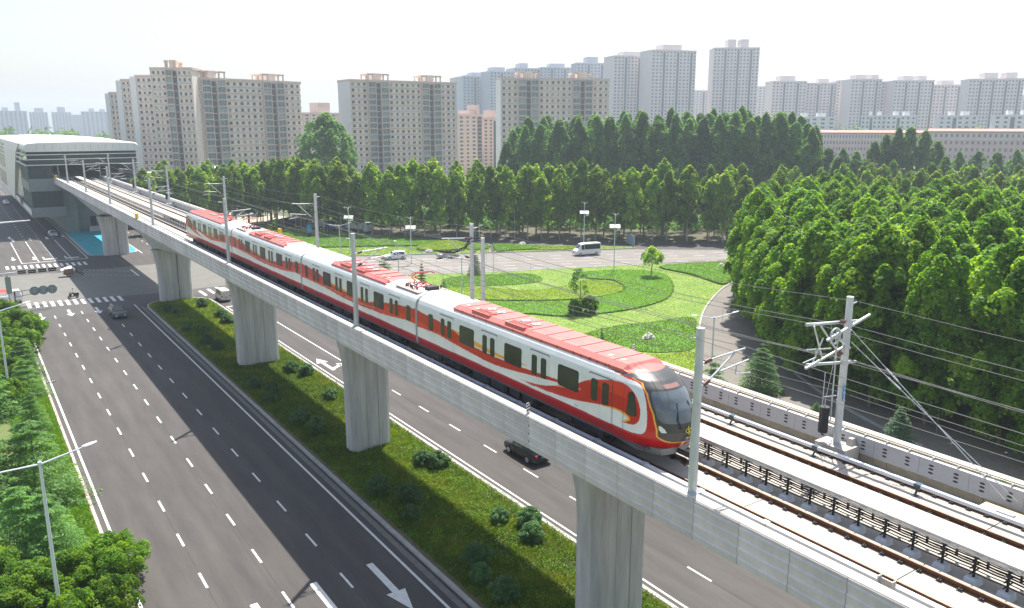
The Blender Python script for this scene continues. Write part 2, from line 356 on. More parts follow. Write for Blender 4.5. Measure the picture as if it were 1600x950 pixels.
poly_sheet('cross_street_surface', [(50,129),(81.8,126),(132.7,109.3),(225,74),(236,90),W(1160,391)[:2],W(990,389.5)[:2],W(774,395.5)[:2],W(654,398.5)[:2],W(540,401)[:2],(50,170)], .005, mat('street_asphalt', (.17,.155,.14), .85, var=.12, vs=.4, bump=.25, bs=30))
Z1 = .012
def strip(mb, x0, x1, y0, y1, z=Z1): mb.add([(x0,y0,z),(x1,y0,z),(x1,y1,z),(x0,y1,z)], [(0,1,2,3)])
def gline(mb, a, b, wd, z=Z1):
    a = Vector(a[:2]); b = Vector(b[:2]); d = (b-a).normalized(); n = Vector((-d.y, d.x))*wd/2
    mb.add([(*(a-n), z), (*(b-n), z), (*(b+n), z), (*(a+n), z)], [(0,1,2,3)])
lm = MB()
for X, y0 in ((9.58,0),(13.19,0.),(16.87,0)):
    y = 47.9-6*11 if X < 10 else (48.9-66 if X < 14 else 48.9-66)
    while y < 137: strip(lm, X-.075, X+.075, y-1, y+1); y += 5.98
o = lm.build('lane_dashes', M_paint); o['kind'] = 'structure'
lm = MB()
strip(lm, 5.78, 5.95, -60, 124); strip(lm, 20.52, 20.70, -60, 134); strip(lm, 31.95, 32.1, -60, 124)
strip(lm, 35.12, 35.27, 82, 124); strip(lm, 38.7, 38.85, 82, 124)
for X in (9.05,12.05,15.05,18.05,20.9): strip(lm, X-.08, X+.08, 187.3, 222 if X < 20 else 420)
strip(lm, 8.97, 20.98, 186.9, 187.3); strip(lm, 31.9, 40, 124, 124.4); strip(lm, 31.5,31.7,188,260)
lm.build('edge_lines', M_paint)['kind'] = 'structure'
lm = MB()
for X in (35.35, 38.95):
    y = 54.75-72
    while y < 81: strip(lm, X-.07, X+.07, y-1, y+1); y += 6.02
for X in (12.05,15.05,18.05):
    y = 226
    while y < 420: strip(lm, X-.08, X+.08, y-1, y+1); y += 6
for X in (35.2, 38.8):
    y = 196
    while y < 300: strip(lm, X-.08, X+.08, y-1, y+1); y += 6
lm.build('lane_dashes', M_paint)['kind'] = 'structure'
zb = MB()
for (a, b, n, L) in (((45.5,477.5),(188,466),13,4.2),((11.4,419),(133,411.4),14,4.2)):
    A = W(*a); B = W(*b)
    for i in range(n):
        t = i/(n-1); x = A[0]+(B[0]-A[0])*t; y = A[1]+(B[1]-A[1])*t; strip(zb, x-.25, x+.25, y-L/2, y+L/2)
for p in ((317,458),(330,455),(343,452)):
    A = W(*p); strip(zb, A[0]-.25, A[0]+.25, A[1]-2.2, A[1]+2.2)
zb.build('zebra_stripes', M_paint)['kind'] = 'structure'
def arrow(mb, x, y0, L=5.6, s=-1, z=Z1, w=.19, hw=.55):
    # tail at y0, tip at y0+s*L
    y1 = y0+s*(L*.62); y2 = y0+s*L
    mb.add([(x-w,y0,z),(x+w,y0,z),(x+w,y1,z),(x-w,y1,z)], [(0,1,2,3)]); mb.add([(x-hw,y1-s*.0,z),(x+hw,y1,z),(x,y2,z)], [(0,1,2)])
ar = MB()
for p in ((62,491),(107,485),(150,481)):
    A = W(*p); arrow(ar, A[0], A[1]+.5, 5)
A = W(577,881); arrow(ar, A[0], A[1], 6.1, w=.22, hw=.62); A = W(489,911); arrow(ar, A[0], A[1], 6.1, w=.22, hw=.62); A = W(396,944); arrow(ar, A[0], A[1], 6.1, w=.22, hw=.62)
for p in ((20.5,405),(53.5,404)): A = W(*p); arrow(ar, A[0], A[1]+2.5, 5)
for p in ((79,404),(113,402)):
    A = W(*p); strip(ar, A[0]-1.3, A[0]-1.0, A[1]-1, A[1]+3); strip(ar, A[0]-1.0, A[0]+1.2, A[1]-1, A[1]+.1)
for p in ((20,376),(47,374),(73,372),(98,369),(15,372)):
    A = W(*p); arrow(ar, A[0], A[1]+2.5, 5)
# left-turn and turn-back arrow on the far carriageway
x, y = W(509,570)[:2]; ar.add([(x-.2,y-2.5,Z1),(x+.2,y-2.5,Z1),(x+.2,y+1,Z1),(x-.2,y+1,Z1)], [(0,1,2,3)])
ar.add([(x-.7,y+1,Z1),(x+.7,y+1,Z1),(x,y+3,Z1)], [(0,1,2)]); ar.add([(x+.2,y-2.2,Z1),(x+1.5,y-1.2,Z1),(x+1.5,y-.6,Z1),(x+.2,y-1.6,Z1)], [(0,1,2,3)]); ar.add([(x+1.1,y-.2,Z1),(x+2.2,y-.6,Z1),(x+1.4,y-1.9,Z1)], [(0,1,2)])
ar.build('lane_arrows', M_paint)['kind'] = 'structure'
# guide dashes through the crossing and markings of the cross street
gd = MB()
for (a, b, n) in (((130,429),(222,431),13),((132,421),(205,424),11)):
    A = Vector(W(*a)); B = Vector(W(*b))
    for i in range(n): gline(gd, A.lerp(B, i/n), A.lerp(B, (i+.5)/n), .16, .014)
gline(gd, W(204,421), W(217,431), .35, .014)
for (a, b) in (((380,462),(420,470)),):
    pass
gd.build('guide_dashes', M_paint)['kind'] = 'structure'
ym = MB(); cm = MB()
yl = smoothline([W(*p)[:2] for p in [(560,418),(640,414),(760,411.4),(960,406),(1158,401.8),(1290,396)]], 3)
for a, b in zip(yl, yl[1:]): gline(ym, a, b, .18, .016)
ym.build('street_centre_line', M_ypaint)['kind'] = 'structure'
for off in (-6.6, -3.4, 3.4, 6.8):
    for i in range(4, 46):
        t = i/46*(len(yl)-1); k = int(t); f = t-k
        p = Vector(yl[k]).lerp(Vector(yl[min(k+1, len(yl)-1)]), f); d = (Vector(yl[min(k+1, len(yl)-1)])-Vector(yl[k])).normalized(); n = Vector((-d.y, d.x))
        if (i % 2) == 0: gline(cm, p+n*off-d*1.2, p+n*off+d*1.2, .16, .016)
for a, b in (((560,408),(735,404)),((640,421),(760,417))): gline(cm, W(*a), W(*b), .16, .016)
cm.build('street_lane_marks', M_paint)['kind'] = 'structure'
# long thin crack-seal lines along the lanes
sm = MB()
for X in (9.58,13.19,16.87,35.35): strip(sm, X-.012, X+.012, -40, 130, .009)
for X, Y in ((8.2,70),(14,96),(11,57)): pass
sm.build('asphalt_joints', mat('joint_seal', (.03,.03,.03), .8))['kind'] = 'structure'
def kerb(name, pts, closed=False, wd=.3, h=.15, m=M_kerb, length=1.0):
    mb = MB(); pts = [Vector(p[:2]) for p in pts]; n = len(pts); L = []
    for i in range(n):
        a = pts[i-1] if (i or closed) else pts[i]; c = pts[(i+1) % n] if (i < n-1 or closed) else pts[i]
        d = (c-a).normalized(); L.append(Vector((-d.y, d.x))*wd/2)
    for i in range(n if closed else n-1):
        j = (i+1) % n; seg = (pts[j]-pts[i]).length; k = max(1, int(seg/length))
        for q in range(k):
            a = pts[i].lerp(pts[j], q/k); b = pts[i].lerp(pts[j], (q+1)/k); b = a+(b-a)*(1-.02/max(.1, (b-a).length)); na = L[i].lerp(L[j], q/k); nb = L[i].lerp(L[j], (q+1)/k)
            dz = random.uniform(-.008, .008)
            mb.add([(*(a-na), -.02), (*(b-nb), -.02), (*(b+nb), -.02), (*(a+na), -.02), (*(a-na), h+dz), (*(b-nb), h+dz), (*(b+nb), h+dz), (*(a+na), h+dz)], [(4,5,6,7),(0,1,5,4),(1,2,6,5),(2,3,7,6),(3,0,4,7)])
    o = mb.build(name, m); o['kind'] = 'structure'; return o
# median with its kerb
med = [(21.9,-60),(21.9,130),(22.3,132.2),(23.3,133.6),(25,134.3),(28,134),(30.3,132.9),(31.2,131),(31.35,128),(31.35,-60)]
poly_sheet('median_ground', med, .10, mat('median_soil', (.10,.10,.045), .95, col2=(.17,.14,.075), vs=.6, bump=.5))
kerb('median_kerb', med)
kerb('gutter_strip', [(21.35,-60),(21.35,132)], wd=.4, h=.012, m=mat('gutter', (.15,.14,.13), .85, var=.2, vs=2), length=6)
isl = [(21.6,320),(21.6,191.5),(22.2,190),(24,189.2),(28,188.6),(30.6,190),(31.4,193),(31.4,320)]
poly_sheet('blue_paving', isl, .08, mat('blue_paving', (.01,.30,.36), .6, var=.3, vs=.5))
kerb('island_kerb', isl, closed=False, wd=.45)
kerb('left_kerb', [(5.3,-60),(5.3,112),(5.2,121),(3.6,127),(0,130),(-40,130)], wd=.22, m=mat('pink_kerb', (.42,.34,.31), .85, var=.15, vs=2))
kerb('far_left_kerb', [(3.3,900),(3.3,196),(1,191),(-60,190.5)])
kerb('slip_kerb', SLL[:-4]) if False else None; kerb('slip_kerb', SLR)
poly_sheet('left_verge', [(5.2,-80),(5.2,121),(3.5,127),(0,129.8),(-120,129.8),(-120,-80)], .08, mat('verge_soil', (.08,.12,.03), .95, col2=(.14,.16,.05), vs=.5))
pav = [SLR[0], SLR[1], SLR[3], SLR[5], SLR[7], SLR[9], SLR[11], SLR[14], (112,98),(118,86),(96,40),(96,-40),(66,-40)]
poly_sheet('plantation_ground', SLR+[(150,108),(330,50),(330,-120),(66,-120)], .02, mat('leaf_litter', (.16,.14,.105), .95, col2=(.25,.22,.17), vs=2.5, bump=.4))
def lawn(name, pts, z, m): return poly_sheet(name, pts, z, m)

# ------------------------------------------------------------ viaduct
RZ = 13.7   # rail top
def zt(y): return 0.0
NP = -14; PL = 2.045
via = thing('viaduct', 'long elevated concrete railway viaduct carrying two tracks above the planted median', 'viaduct', (26.2, 60, 0))
def L0(mb, name, m, sub=None):   # build in world coords under the viaduct
    o = mb.build(name, m, sub or via)
    if not sub: o.location = (-26.2, -60, 0)
    return o
# spans: box girders, joints over the piers
piers = [-28.7,1.3,31.3,61.3,91.6,133.4,189,219]
ends = [-60]+piers[1:-1]+[236]
for i, (a, b) in enumerate(zip(ends, ends[1:])):
    mb = MB(); big = a >= 91 and b > 130
    n = 12; rings = []
    for k in range(n+1):
        t = k/n; y = a+.03+(b-a-.06)*t
        if a > 130 and b < 190: dp = 4.1-2.0*math.sin(math.pi*t)**.8
        elif b > 130 and a < 131: dp = 2.1+2.0*t**2.2
        elif a >= 188: dp = 4.1-1.6*t
        else: dp = 2.0
        zb = 12.72-dp
        rings.append([(20.75,y,13.0),(20.75,y,12.75),(23.0,y,12.4),(23.9,y,zb),(28.9,y,zb),(29.8,y,12.4),(31.65,y,12.75),(31.65,y,13.0)])
    mb.loft(rings, smooth=False); L0(mb, 'girder', M_conc)
# parapet panels with lapped relief
def panel_mesh():
    mb = MB(); rings = []
    nb = 4; ys = np.linspace(0.011, PL-.011, 9)
    for y in ys:
        r = [(.26,y,0.0)]; bow = .03*math.sin(math.pi*y/PL)
        for b in range(nb):
            z0 = .02+1.52*b/nb; z1 = .02+1.52*(b+1)/nb
            r += [(.035-bow*(.5+.5*(b % 2)), y, z0+.01), (-.02-bow*.6, y, z1-.10), (.03, y, z1-.05)]
        r += [(0,y,1.55),(0,y,1.6),(.26,y,1.6)]
        rings.append(r)
    mb.loft(rings, smooth=False); me = bpy.data.meshes.new('parapet_panel'); me.from_pydata(mb.v, [], mb.f); me.materials.append(M_concP); return me
n_ = M_concP.node_tree; p_ = n_.nodes['Principled BSDF']; src = p_.inputs['Base Color'].links[0].from_socket; oi_ = n_.nodes.new('ShaderNodeObjectInfo'); mr_ = n_.nodes.new('ShaderNodeMapRange'); mr_.inputs[3].default_value = .88; mr_.inputs[4].default_value = 1.06; sc_ = n_.nodes.new('ShaderNodeVectorMath'); sc_.operation = 'SCALE'
n_.links.new(oi_.outputs['Random'], mr_.inputs[0]); n_.links.new(src, sc_.inputs[0]); n_.links.new(mr_.outputs[0], sc_.inputs['Scale']); n_.links.new(sc_.outputs[0], p_.inputs['Base Color'])
pm = panel_mesh()
y0 = 28.57-PL*27
while y0 < 232:
    for side in (0, 1):
        o = bpy.data.objects.new('parapet_panel', pm); COL.objects.link(o); o.parent = via
        if side == 0: o.location = (20.47-26.2, y0-60, 12.68)
        else: o.location = (31.92-26.2, y0+PL-60, 12.68); o.rotation_euler = (0, 0, math.pi)
    y0 += PL
mb = MB(); y = 28.57-PL*27
while y < 232: mb.box(20.50, 20.93, y+.006, y+2*PL-.006, 14.284, 14.315); mb.box(20.72,20.95,y+.01,y+2*PL-.01,13.0,14.283); y += 2*PL
L0(mb, 'coping', M_cap)
mb = MB(); y = 28.57-PL*27
while y < 232: mb.box(31.50, 31.90, y+.006, y+2*PL-.006, 14.284, 14.315); mb.box(31.50,31.67,y+.01,y+2*PL-.01,13.0,14.283); y += 2*PL
L0(mb, 'coping', M_cap)
for yj in (28.57, 59.2, 89.9):
    mb = MB(); mb.box(20.50, 20.56, yj-.03, yj+.03, 12.70, 14.27); L0(mb, 'expansion_joint', M_dark)
# inner face of the right wall, stained
mb = MB(); y = -26.5
while y < 232: mb.box(31.42, 31.498, y+.01, y+3.99, 13.0, 14.27); y += 4
L0(mb, 'inner_wall_panel', M_ochre)
mb = MB(); mb.box(20.96, 30.05, -60, 236, 13.0, 13.30); L0(mb, 'deck', M_slab)
# piers
def pier(Y, zt_, w=4.5, px0=26.75, group='flared concrete piers of the viaduct', label=None):
    t = thing('bridge_pier', label, 'bridge pier', (px0, Y, 0), 0, group); mb = MB(); rings = []
    for k in range(15):
        f = k/14; z = zt_*f; e = max(0, (z-(zt_-4.2))/4.2)**2*.62; d = max(0, (z-(zt_-4.2))/4.2)**2*.12
        hw = w/2+e; hd = 1.0+d
        rings.append([(-hw+.12,-hd+.35,z),(-hw+.5,-hd,z),(-.46,-hd,z),(-.45,-hd+.03,z),(-.43,-hd+.03,z),(-.42,-hd,z),(.54,-hd,z),(.56,-hd+.05,z),(.63,-hd+.05,z),(.65,-hd,z),(hw-.5,-hd,z),(hw-.12,-hd+.35,z),(hw,-hd+.7,z),(hw,hd-.7,z),(hw-.5,hd,z),(-hw+.5,hd,z),(-hw,hd-.7,z),(-hw,-hd+.7,z)])
    mb.loft(rings, smooth=False); mb.build('shaft', M_pier, t)
    b = MB(); [b.box(x-.4, x+.4, -.4, .4, zt_+.001, zt_+.22) for x in (-1.8, 1.8)]; b.build('bearing', M_dark, t)
    if zt_ < 9: 
        p = MB(); p.tube((.3,-1.13,.1), (.3,-1.2,zt_-.2), .05, n=6); p.build('drain_pipe', M_dark, t)
    return t
plab = {1:'concrete pier below the picture edge nearest the camera', 31.3:'nearest concrete pier, in front of the black car lane under the viaduct', 61.3:'concrete pier standing in the bright grass patch of the median', 91.6:'concrete pier beside the white van on the planted median', 133.4:'concrete pier at the rounded end of the median by the crossing', 189:'concrete pier standing on the blue paving beside the station'}
for Y, z, w_, x_ in ((.2,10.5,3.8,27.1),(30.1,10.5,4.1,27.1),(61.3,10.5,3.8,26.85),(91.8,10.5,4.75,26.8),(133.4,8.4,4.9,26.75),(189.2,8.3,5.0,26.75)):
    lb = {.2:plab[1],30.1:plab[31.3],91.8:plab[91.6],189.2:plab[189]}.get(Y) or plab.get(Y) or 'concrete pier hidden deep under the station end of the viaduct'
    pier(Y, z, w_, x_, label=lb)

# ------------------------------------------------------------ tracks
def track(xc, label):
    t = thing('railway_track', label, 'railway track', (xc, 60, 0)); mb = MB()
    y = -60
    while y < 236: mb.box(-1.3, 1.3, y+.02-60, y+5.98-60, 13.301, 13.50); y += 6
    s = mb.build('track_slab', M_slab, t); s['kind'] = 'stuff' if False else 'part'; del s['kind']
    for sx in (-.75, .75):
        mb = MB(); mb.box(sx-.075, sx+.075, -120, 176, 13.52, 13.55); mb.box(sx-.012, sx+.012, -120, 176, 13.55, 13.66); mb.box(sx-.037, sx+.037, -120, 176, 13.66, 13.699)
        r = mb.build('rail', M_rust, t); hb = MB(); hb.box(sx-.03, sx+.03, -120, 176, 13.7, 13.704); hb.build('rail_head', M_rtop, r)
    mb = MB(); y = -30.4
    while y < 150:
        for sx in (-.75, .75):
            mb.box(sx-.2, sx+.2, y-.09-60, y+.09-60, 13.5, 13.522)
            for q in (-1, 1): mb.box(sx+q*.13-.035, sx+q*.13+.035, y-.06-60, y+.06-60, 13.522, 13.58); mb.tube((sx+q*.13,y-60,13.58), (sx+q*.13,y-60,13.64), .018, n=5)
        y += .64
    f = mb.build('rail_fastener', M_dark, t); f['kind'] = 'stuff'
    return t
track(23.25, 'left railway track on pale slab running under the red and white train')
track(28.85, 'empty right railway track on pale slab beside the perforated cable wall')
# evacuation walkway between the tracks
wk = thing('evacuation_walkway', 'raised concrete slab walkway with cables beneath, between the two railway tracks', 'walkway', (25.3, 60, 0))
sm_ = MB(); sm_.box(-.62, .62, .006, 1.494, 0, .09); sme = bpy.data.meshes.new('walkway_slab'); sme.from_pydata(sm_.v, [], sm_.f); sme.materials.append(M_cap)
y = -20
while y < 232:
    o = link('walkway_slab', sme, wk, (.18, y-60, 14.38+random.uniform(-.004, .004))); y += 1.5
em = MB(); em.box(-.46, -.44, -80, 172, 14.30, 14.375); em.box(.78, .80, -80, 172, 14.30, 14.375); em.build('edge_beam', M_galv, wk)
pbm = MB(); pbm.box(-.04, .04, -.03, .03, .2, 1.0); pbm.box(-.1, .1, -.1, .1, .2, .23); 
for z in (.42, .62, .82): pbm.box(-.30, .30, -.02, .02, z, z+.03)
pbm.box(-.10,.95,-.03,.03,.96,1.0); pbm.box(.87,.95,-.03,.03,.2,.96)
post_me = bpy.data.meshes.new('post'); post_me.from_pydata(pbm.v, [], pbm.f); post_me.materials.append(M_dark)
fb = MB(); fb.loft([[(-.26,-.22,0),(.22,-.22,0),(.22,.22,0),(-.26,.22,0)],[(-.22,-.18,.24),(.18,-.18,.24),(.18,.18,.24),(-.22,.18,.24)]], smooth=False)
foot_me = bpy.data.meshes.new('footing'); foot_me.from_pydata(fb.v, [], fb.f); foot_me.materials.append(mat('grey_footing', (.78,.79,.80), .8, var=.1))
y = -12.3
while y < 128:
    p = link('post', post_me, wk, (-.34, y-60, 13.30)); f = link('footing', foot_me, p, (0, 0, 0)); y += 1.0
for i, (dx, z, m) in enumerate(((-.02,13.78,M_cable),(.12,13.8,M_cable),(.3,13.78,M_cable),(-.05,13.98,M_cable),(.1,13.99,M_copper),(.25,13.98,M_cable),(-.04,14.18,M_cable),(.15,14.19,M_cable),(-.36,13.74,M_cable),(-.33,13.84,M_cable))):
    mb = MB(); pts = []; y = -72.3
    while y < 172: pts.append((dx-.1+random.uniform(-.006, .006), y, z+.015)); pts.append((dx-.1+random.uniform(-.006, .006), y+.5, z-.008)); y += 1.0
    mb.path(pts, .028 if i < 8 else .02, 5); mb.build('cable', m, wk)
# waveguides / ducts
def duct(x, z0, z1, wd, label, yb, foot):
    t = thing('signal_duct', label, 'duct', (x, 60, 0)); mb = MB(); mb.box(-wd/2, wd/2, -90, 172, z0, z1); mb.build('beam', M_alu, t)
    y = yb
    while y < 130:
        b = MB()
        b.box(-wd/2-.03, wd/2+.05, y-60-.12, y-60+.12, z0-.01, z1+.015)
        if foot: b.path([(0,y-60,z0),(-.02,y-60,z0-.12),(-.1,y-60,z0-.2),(-.16,y-60,13.51)], .045, 6); b.box(-.28,-.04,y-60-.1,y-60+.1,13.50,13.53)
        b.build('bracket', M_galv if not foot else mat('blue_grey_bracket', (.05,.09,.11), .5, .2), t)
        y += 4.55 if foot else 3.0
    return t
duct(29.15, 13.82, 13.95, .16, 'aluminium signal duct on curved brackets beside the right track', 14.9-9.1, True)
duct(21.72, 13.86, 14.0, .22, 'aluminium signal duct along the left parapet beside the train', 16.2, False)
# perforated cable cover on the right wall
cw = thing('cable_cover', 'grey perforated metal cable cover mounted along the right parapet wall', 'cable cover', (31.2, 60, 0))
cp = MB(); cp.box(-.03, 0, .006, 1.994, 13.42, 14.17); cp.box(-.03, .16, .006, 1.994, 14.171, 14.20); cme = bpy.data.meshes.new('cover_panel'); cme.from_pydata(cp.v, [], cp.f); cme.materials.append(mat('cover_grey', (.42,.43,.45), .5, .2, var=.05))
hm = MB()
for z in (13.66, 13.82, 13.97):
    ring = [(-.032, .5+math.cos(a)*.11, z+math.sin(a)*.045) for a in np.linspace(0, 2*math.pi, 10, endpoint=False)]; hm.add(ring, [tuple(range(10))]); ring = [(-.032, 1.5+math.cos(a)*.11, z+math.sin(a)*.045) for a in np.linspace(0, 2*math.pi, 10, endpoint=False)]; hm.add(ring, [tuple(range(10))])
hme = bpy.data.meshes.new('vent_slots'); hme.from_pydata(hm.v, [], hm.f); hme.materials.append(M_dark)
bk = MB()
for yy in (.5, 1.5): bk.box(-.0, .20, yy-.012, yy+.012, 14.201, 14.30); bk.box(-.02, .19, yy-.02, yy+.02, 13.38, 13.42)
bkm = bpy.data.meshes.new('strut'); bkm.from_pydata(bk.v, [], bk.f); bkm.materials.append(M_galv)
y = -20
while y < 232:
    p = link('cover_panel', cme, cw, (0, y-60, 0)); link('vent_slots', hme, p)['kind'] = 'stuff'; link('strut', bkm, p)['kind'] = 'stuff'; y += 2
# bolts and small openings along the left ledge
mb = MB(); y = -10
while y < 120: mb.box(20.98, 21.2, y, y+.16, 13.9, 13.905); mb.box(21.0,21.3,y-.3,y-.25,13.5,13.88); y += 1.05
bx = MB(); bx.box(20.951, 21.35, -60, 236, 13.301, 13.899); L0(bx, 'ledge', M_slab); L0(mb, 'ledge_opening', M_dark)['kind'] = 'stuff'
# graffiti and kilometre plates
def text(s, size, m, name, parent=None, loc=(0,0,0), rot=(0,0,0), ext=.002, al='CENTER'):
    c = bpy.data.curves.new(name, 'FONT'); c.body = s; c.size = size; c.extrude = ext; c.align_x = al; c.align_y = 'CENTER'
    o = bpy.data.objects.new(name, c); dg = bpy.context.evaluated_depsgraph_get(); COL.objects.link(o); dg.update()
    me = bpy.data.meshes.new_from_object(o); bpy.data.objects.remove(o); me.materials.clear(); me.materials.append(m)
    r = link(name, me, parent, loc); r.rotation_euler = rot; return r
gx, gy, gz = 31.49, PY(1569,749,1)[1]*0+31.5/ray(1569,749)[0]*ray(1569,749)[1], 14.23
tag(text('APS', .16, mat('green_spray', (.12,.3,.08), .7), 'graffiti', None, (31.41, gy, 14.22), (math.pi/2, 0, -math.pi/2)), 'small green letters sprayed on the inner parapet wall near the right edge', 'graffiti')
def km_post(x, y, z, label):
    t = thing('marker_plate', label, 'marker post', (x, y, z)); mb = MB(); mb.box(-.1, .1, -.015, .015, 0, .5); mb.build('plate', M_white, t)
    m2 = MB()
    for k in range(3): m2.add([(-.1,-.017,.08+.15*k),(.1,-.017,.16+.15*k),(.1,-.017,.23+.15*k),(-.1,-.017,.15+.15*k)], [(0,1,2,3)])
    m2.build('stripe', M_dark, t)
km_post(20.7, 28.9, 14.32, 'small striped marker plate on the left parapet in front of the train'); km_post(31.7, 33.6, 14.32, 'small striped marker plate on the right parapet behind the train nose')
t = thing('bracket_clamp', 'pale U-shaped steel bracket standing on the left parapet at the bottom right', 'bracket', (21.15, 14.0-2.6, 13.9))
mb = MB(); mb.box(-.1,.1,-.24,-.2,0,.55); mb.box(-.1,.1,.2,.24,0,.55); mb.add([(0,-.2,.5),(0,.2,.5),(0,.2,.25),(0,0,.12),(0,-.2,.25)], [(0,1,2,3,4)]); mb.build('frame', M_cap, t)

# ------------------------------------------------------------ train
PROF = np.array([(1.33,.82),(1.385,1.15),(1.40,1.6),(1.40,2.1),(1.40,2.6),(1.38,3.0),(1.335,3.28),(1.23,3.50),(1.02,3.66),(.72,3.75),(.36,3.80),(0,3.81)])
def wof(h): return np.interp(h, PROF[:9, 1], PROF[:9, 0])
SFH = np.array([(.82,20.25),(1.2,20.62),(1.6,20.70),(2.0,20.64),(2.5,20.45),(2.9,20.15),(3.2,19.8),(3.45,19.35),(3.62,18.95),(3.75,18.5),(3.81,18.2)])
S0 = 17.7
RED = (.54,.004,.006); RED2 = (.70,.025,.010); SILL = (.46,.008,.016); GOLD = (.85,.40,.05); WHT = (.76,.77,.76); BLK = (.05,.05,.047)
headWhite = [(-2,1.27),(18.29,1.26),(19.1,1.30),(19.42,1.42),(19.55,1.79),(19.48,2.52),(19.22,3.1),(18.85,3.38),(18.2,3.47),(16.6,3.60),(16.2,9),(-2,9)]
headA_ = [(-.5,2.84),(.77,2.83),(2.71,2.73),(4.2,2.56),(5.12,2.36),(6.17,2.15),(7,2.08),(8.5,2.05),(9.85,2.05),(10.74,2.08),(12,2.14),(13.8,2.22),(13.8,2.1),(12,1.92),(10.3,1.74),(8.93,1.63),(7.68,1.62),(6.57,1.66),(5.31,1.73),(3.88,1.83),(2.62,1.92),(.5,1.90),(-.5,1.89)]
headB_ = [(10.78,1.44),(12.02,1.55),(13.0,1.72),(13.77,1.95),(14.6,2.2),(15.24,2.43),(15.9,2.76),(16.8,3.03),(17.6,3.2),(18.2,3.24),(18.63,3.12),(18.98,2.84),(19.2,2.4),(19.2,1.95),(19.0,1.68),(18.7,1.6),(18.3,1.59),(18.6,1.8),(18.44,1.93),(18.06,2.02),(17.49,1.98),(16.76,1.90),(15.97,1.76),(15.19,1.63),(14.31,1.53),(13.23,1.46),(12.02,1.42)]
headG_ = [(4.1,2.6),(6.38,2.45),(7.19,2.38),(8.36,2.31),(9.3,2.26),(10.5,2.27),(11.42,2.30),(10.7,2.19),(9.3,2.12),(8.4,2.13),(7.2,2.15),(6.27,2.2),(5.2,2.38)]
hookG_ = [(17.2,1.99),(18.06,2.05),(18.5,1.98),(18.72,1.8),(18.4,1.6),(18.2,1.56),(18.55,1.78),(18.4,1.9),(18.0,1.97),(17.2,1.94)]
midA_ = [(-.5,2.9),(1.01,2.88),(2.93,2.8),(4.34,2.6),(6.0,2.3),(8.13,2.16),(9.9,2.1),(11.6,2.06),(12.74,2.14),(13.7,2.34),(15.3,2.56),(17.5,2.78),(20,2.86),(20,2.0),(18.5,2.0),(17.47,1.93),(14.87,1.71),(12.38,1.64),(9.86,1.60),(7.34,1.68),(4.24,1.84),(.86,1.89),(-.5,1.89)]
midW_ = [(5.0,2.03),(8,1.86),(11,1.80),(13.2,1.86),(13.2,1.83),(11,1.76),(8,1.82),(5.0,2.0)]
midG_ = [(5.2,2.45),(6.6,2.38),(8.2,2.27),(10.2,2.2),(12.2,2.13),(12.2,2.06),(10.0,2.1),(8.1,2.16),(6.2,2.28)]
headA, headB, headG, hookG, midA, midW, midG = [smoothline(q, 5, True) for q in (headA_, headB_, headG_, hookG_, midA_, midW_, midG_)]
headWhite = [headWhite[0]]+smoothline(headWhite[1:-2], 6)+headWhite[-2:]
def paint(kind, s, h, x):
    P = np.stack([s, h], 1); c = np.tile(WHT, (len(s), 1))
    if kind == 'head':
        c[(~inpoly(P, headWhite)) & (s > 17)] = RED
        for pol in (headA, headB): 
            k = inpoly(P, pol); c[k] = RED
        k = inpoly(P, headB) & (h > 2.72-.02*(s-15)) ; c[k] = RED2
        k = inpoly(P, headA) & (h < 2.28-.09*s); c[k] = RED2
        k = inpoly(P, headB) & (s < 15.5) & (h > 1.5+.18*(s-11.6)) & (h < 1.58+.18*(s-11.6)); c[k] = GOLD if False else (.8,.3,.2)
        c[inpoly(P, headG)] = GOLD; c[inpoly(P, hookG)] = GOLD
        c[(h < 1.27) & (s < 18.4)] = SILL
        sb = np.interp(h, [1.0,1.4,1.66,2.31,3.04,3.4,3.5,3.6,3.7,3.82], [20.0,20.0,20.0,19.8,19.4,19.0,18.6,16.4,16.0,16.0])
        hb = 1.20+.28*np.clip(np.abs(x)/1.08, 0, 1.3)**6
        org = (s > sb-.07) & (h > hb-.07) & (s > 16.4); blk = (s > sb) & (h > hb) & (s > 16.1)
        c[org] = GOLD; c[blk] = BLK
        c[(h > 3.52) & (s < 18.72-.45*x*x) & (s > 3.6) & (np.abs(x) < 1.04)] = (.60,.145,.115)
    else:
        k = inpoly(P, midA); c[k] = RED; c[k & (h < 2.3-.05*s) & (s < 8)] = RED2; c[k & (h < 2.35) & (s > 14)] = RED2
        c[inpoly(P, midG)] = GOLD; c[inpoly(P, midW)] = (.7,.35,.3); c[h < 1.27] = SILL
    return c
M_livery = attrmat('train_livery')
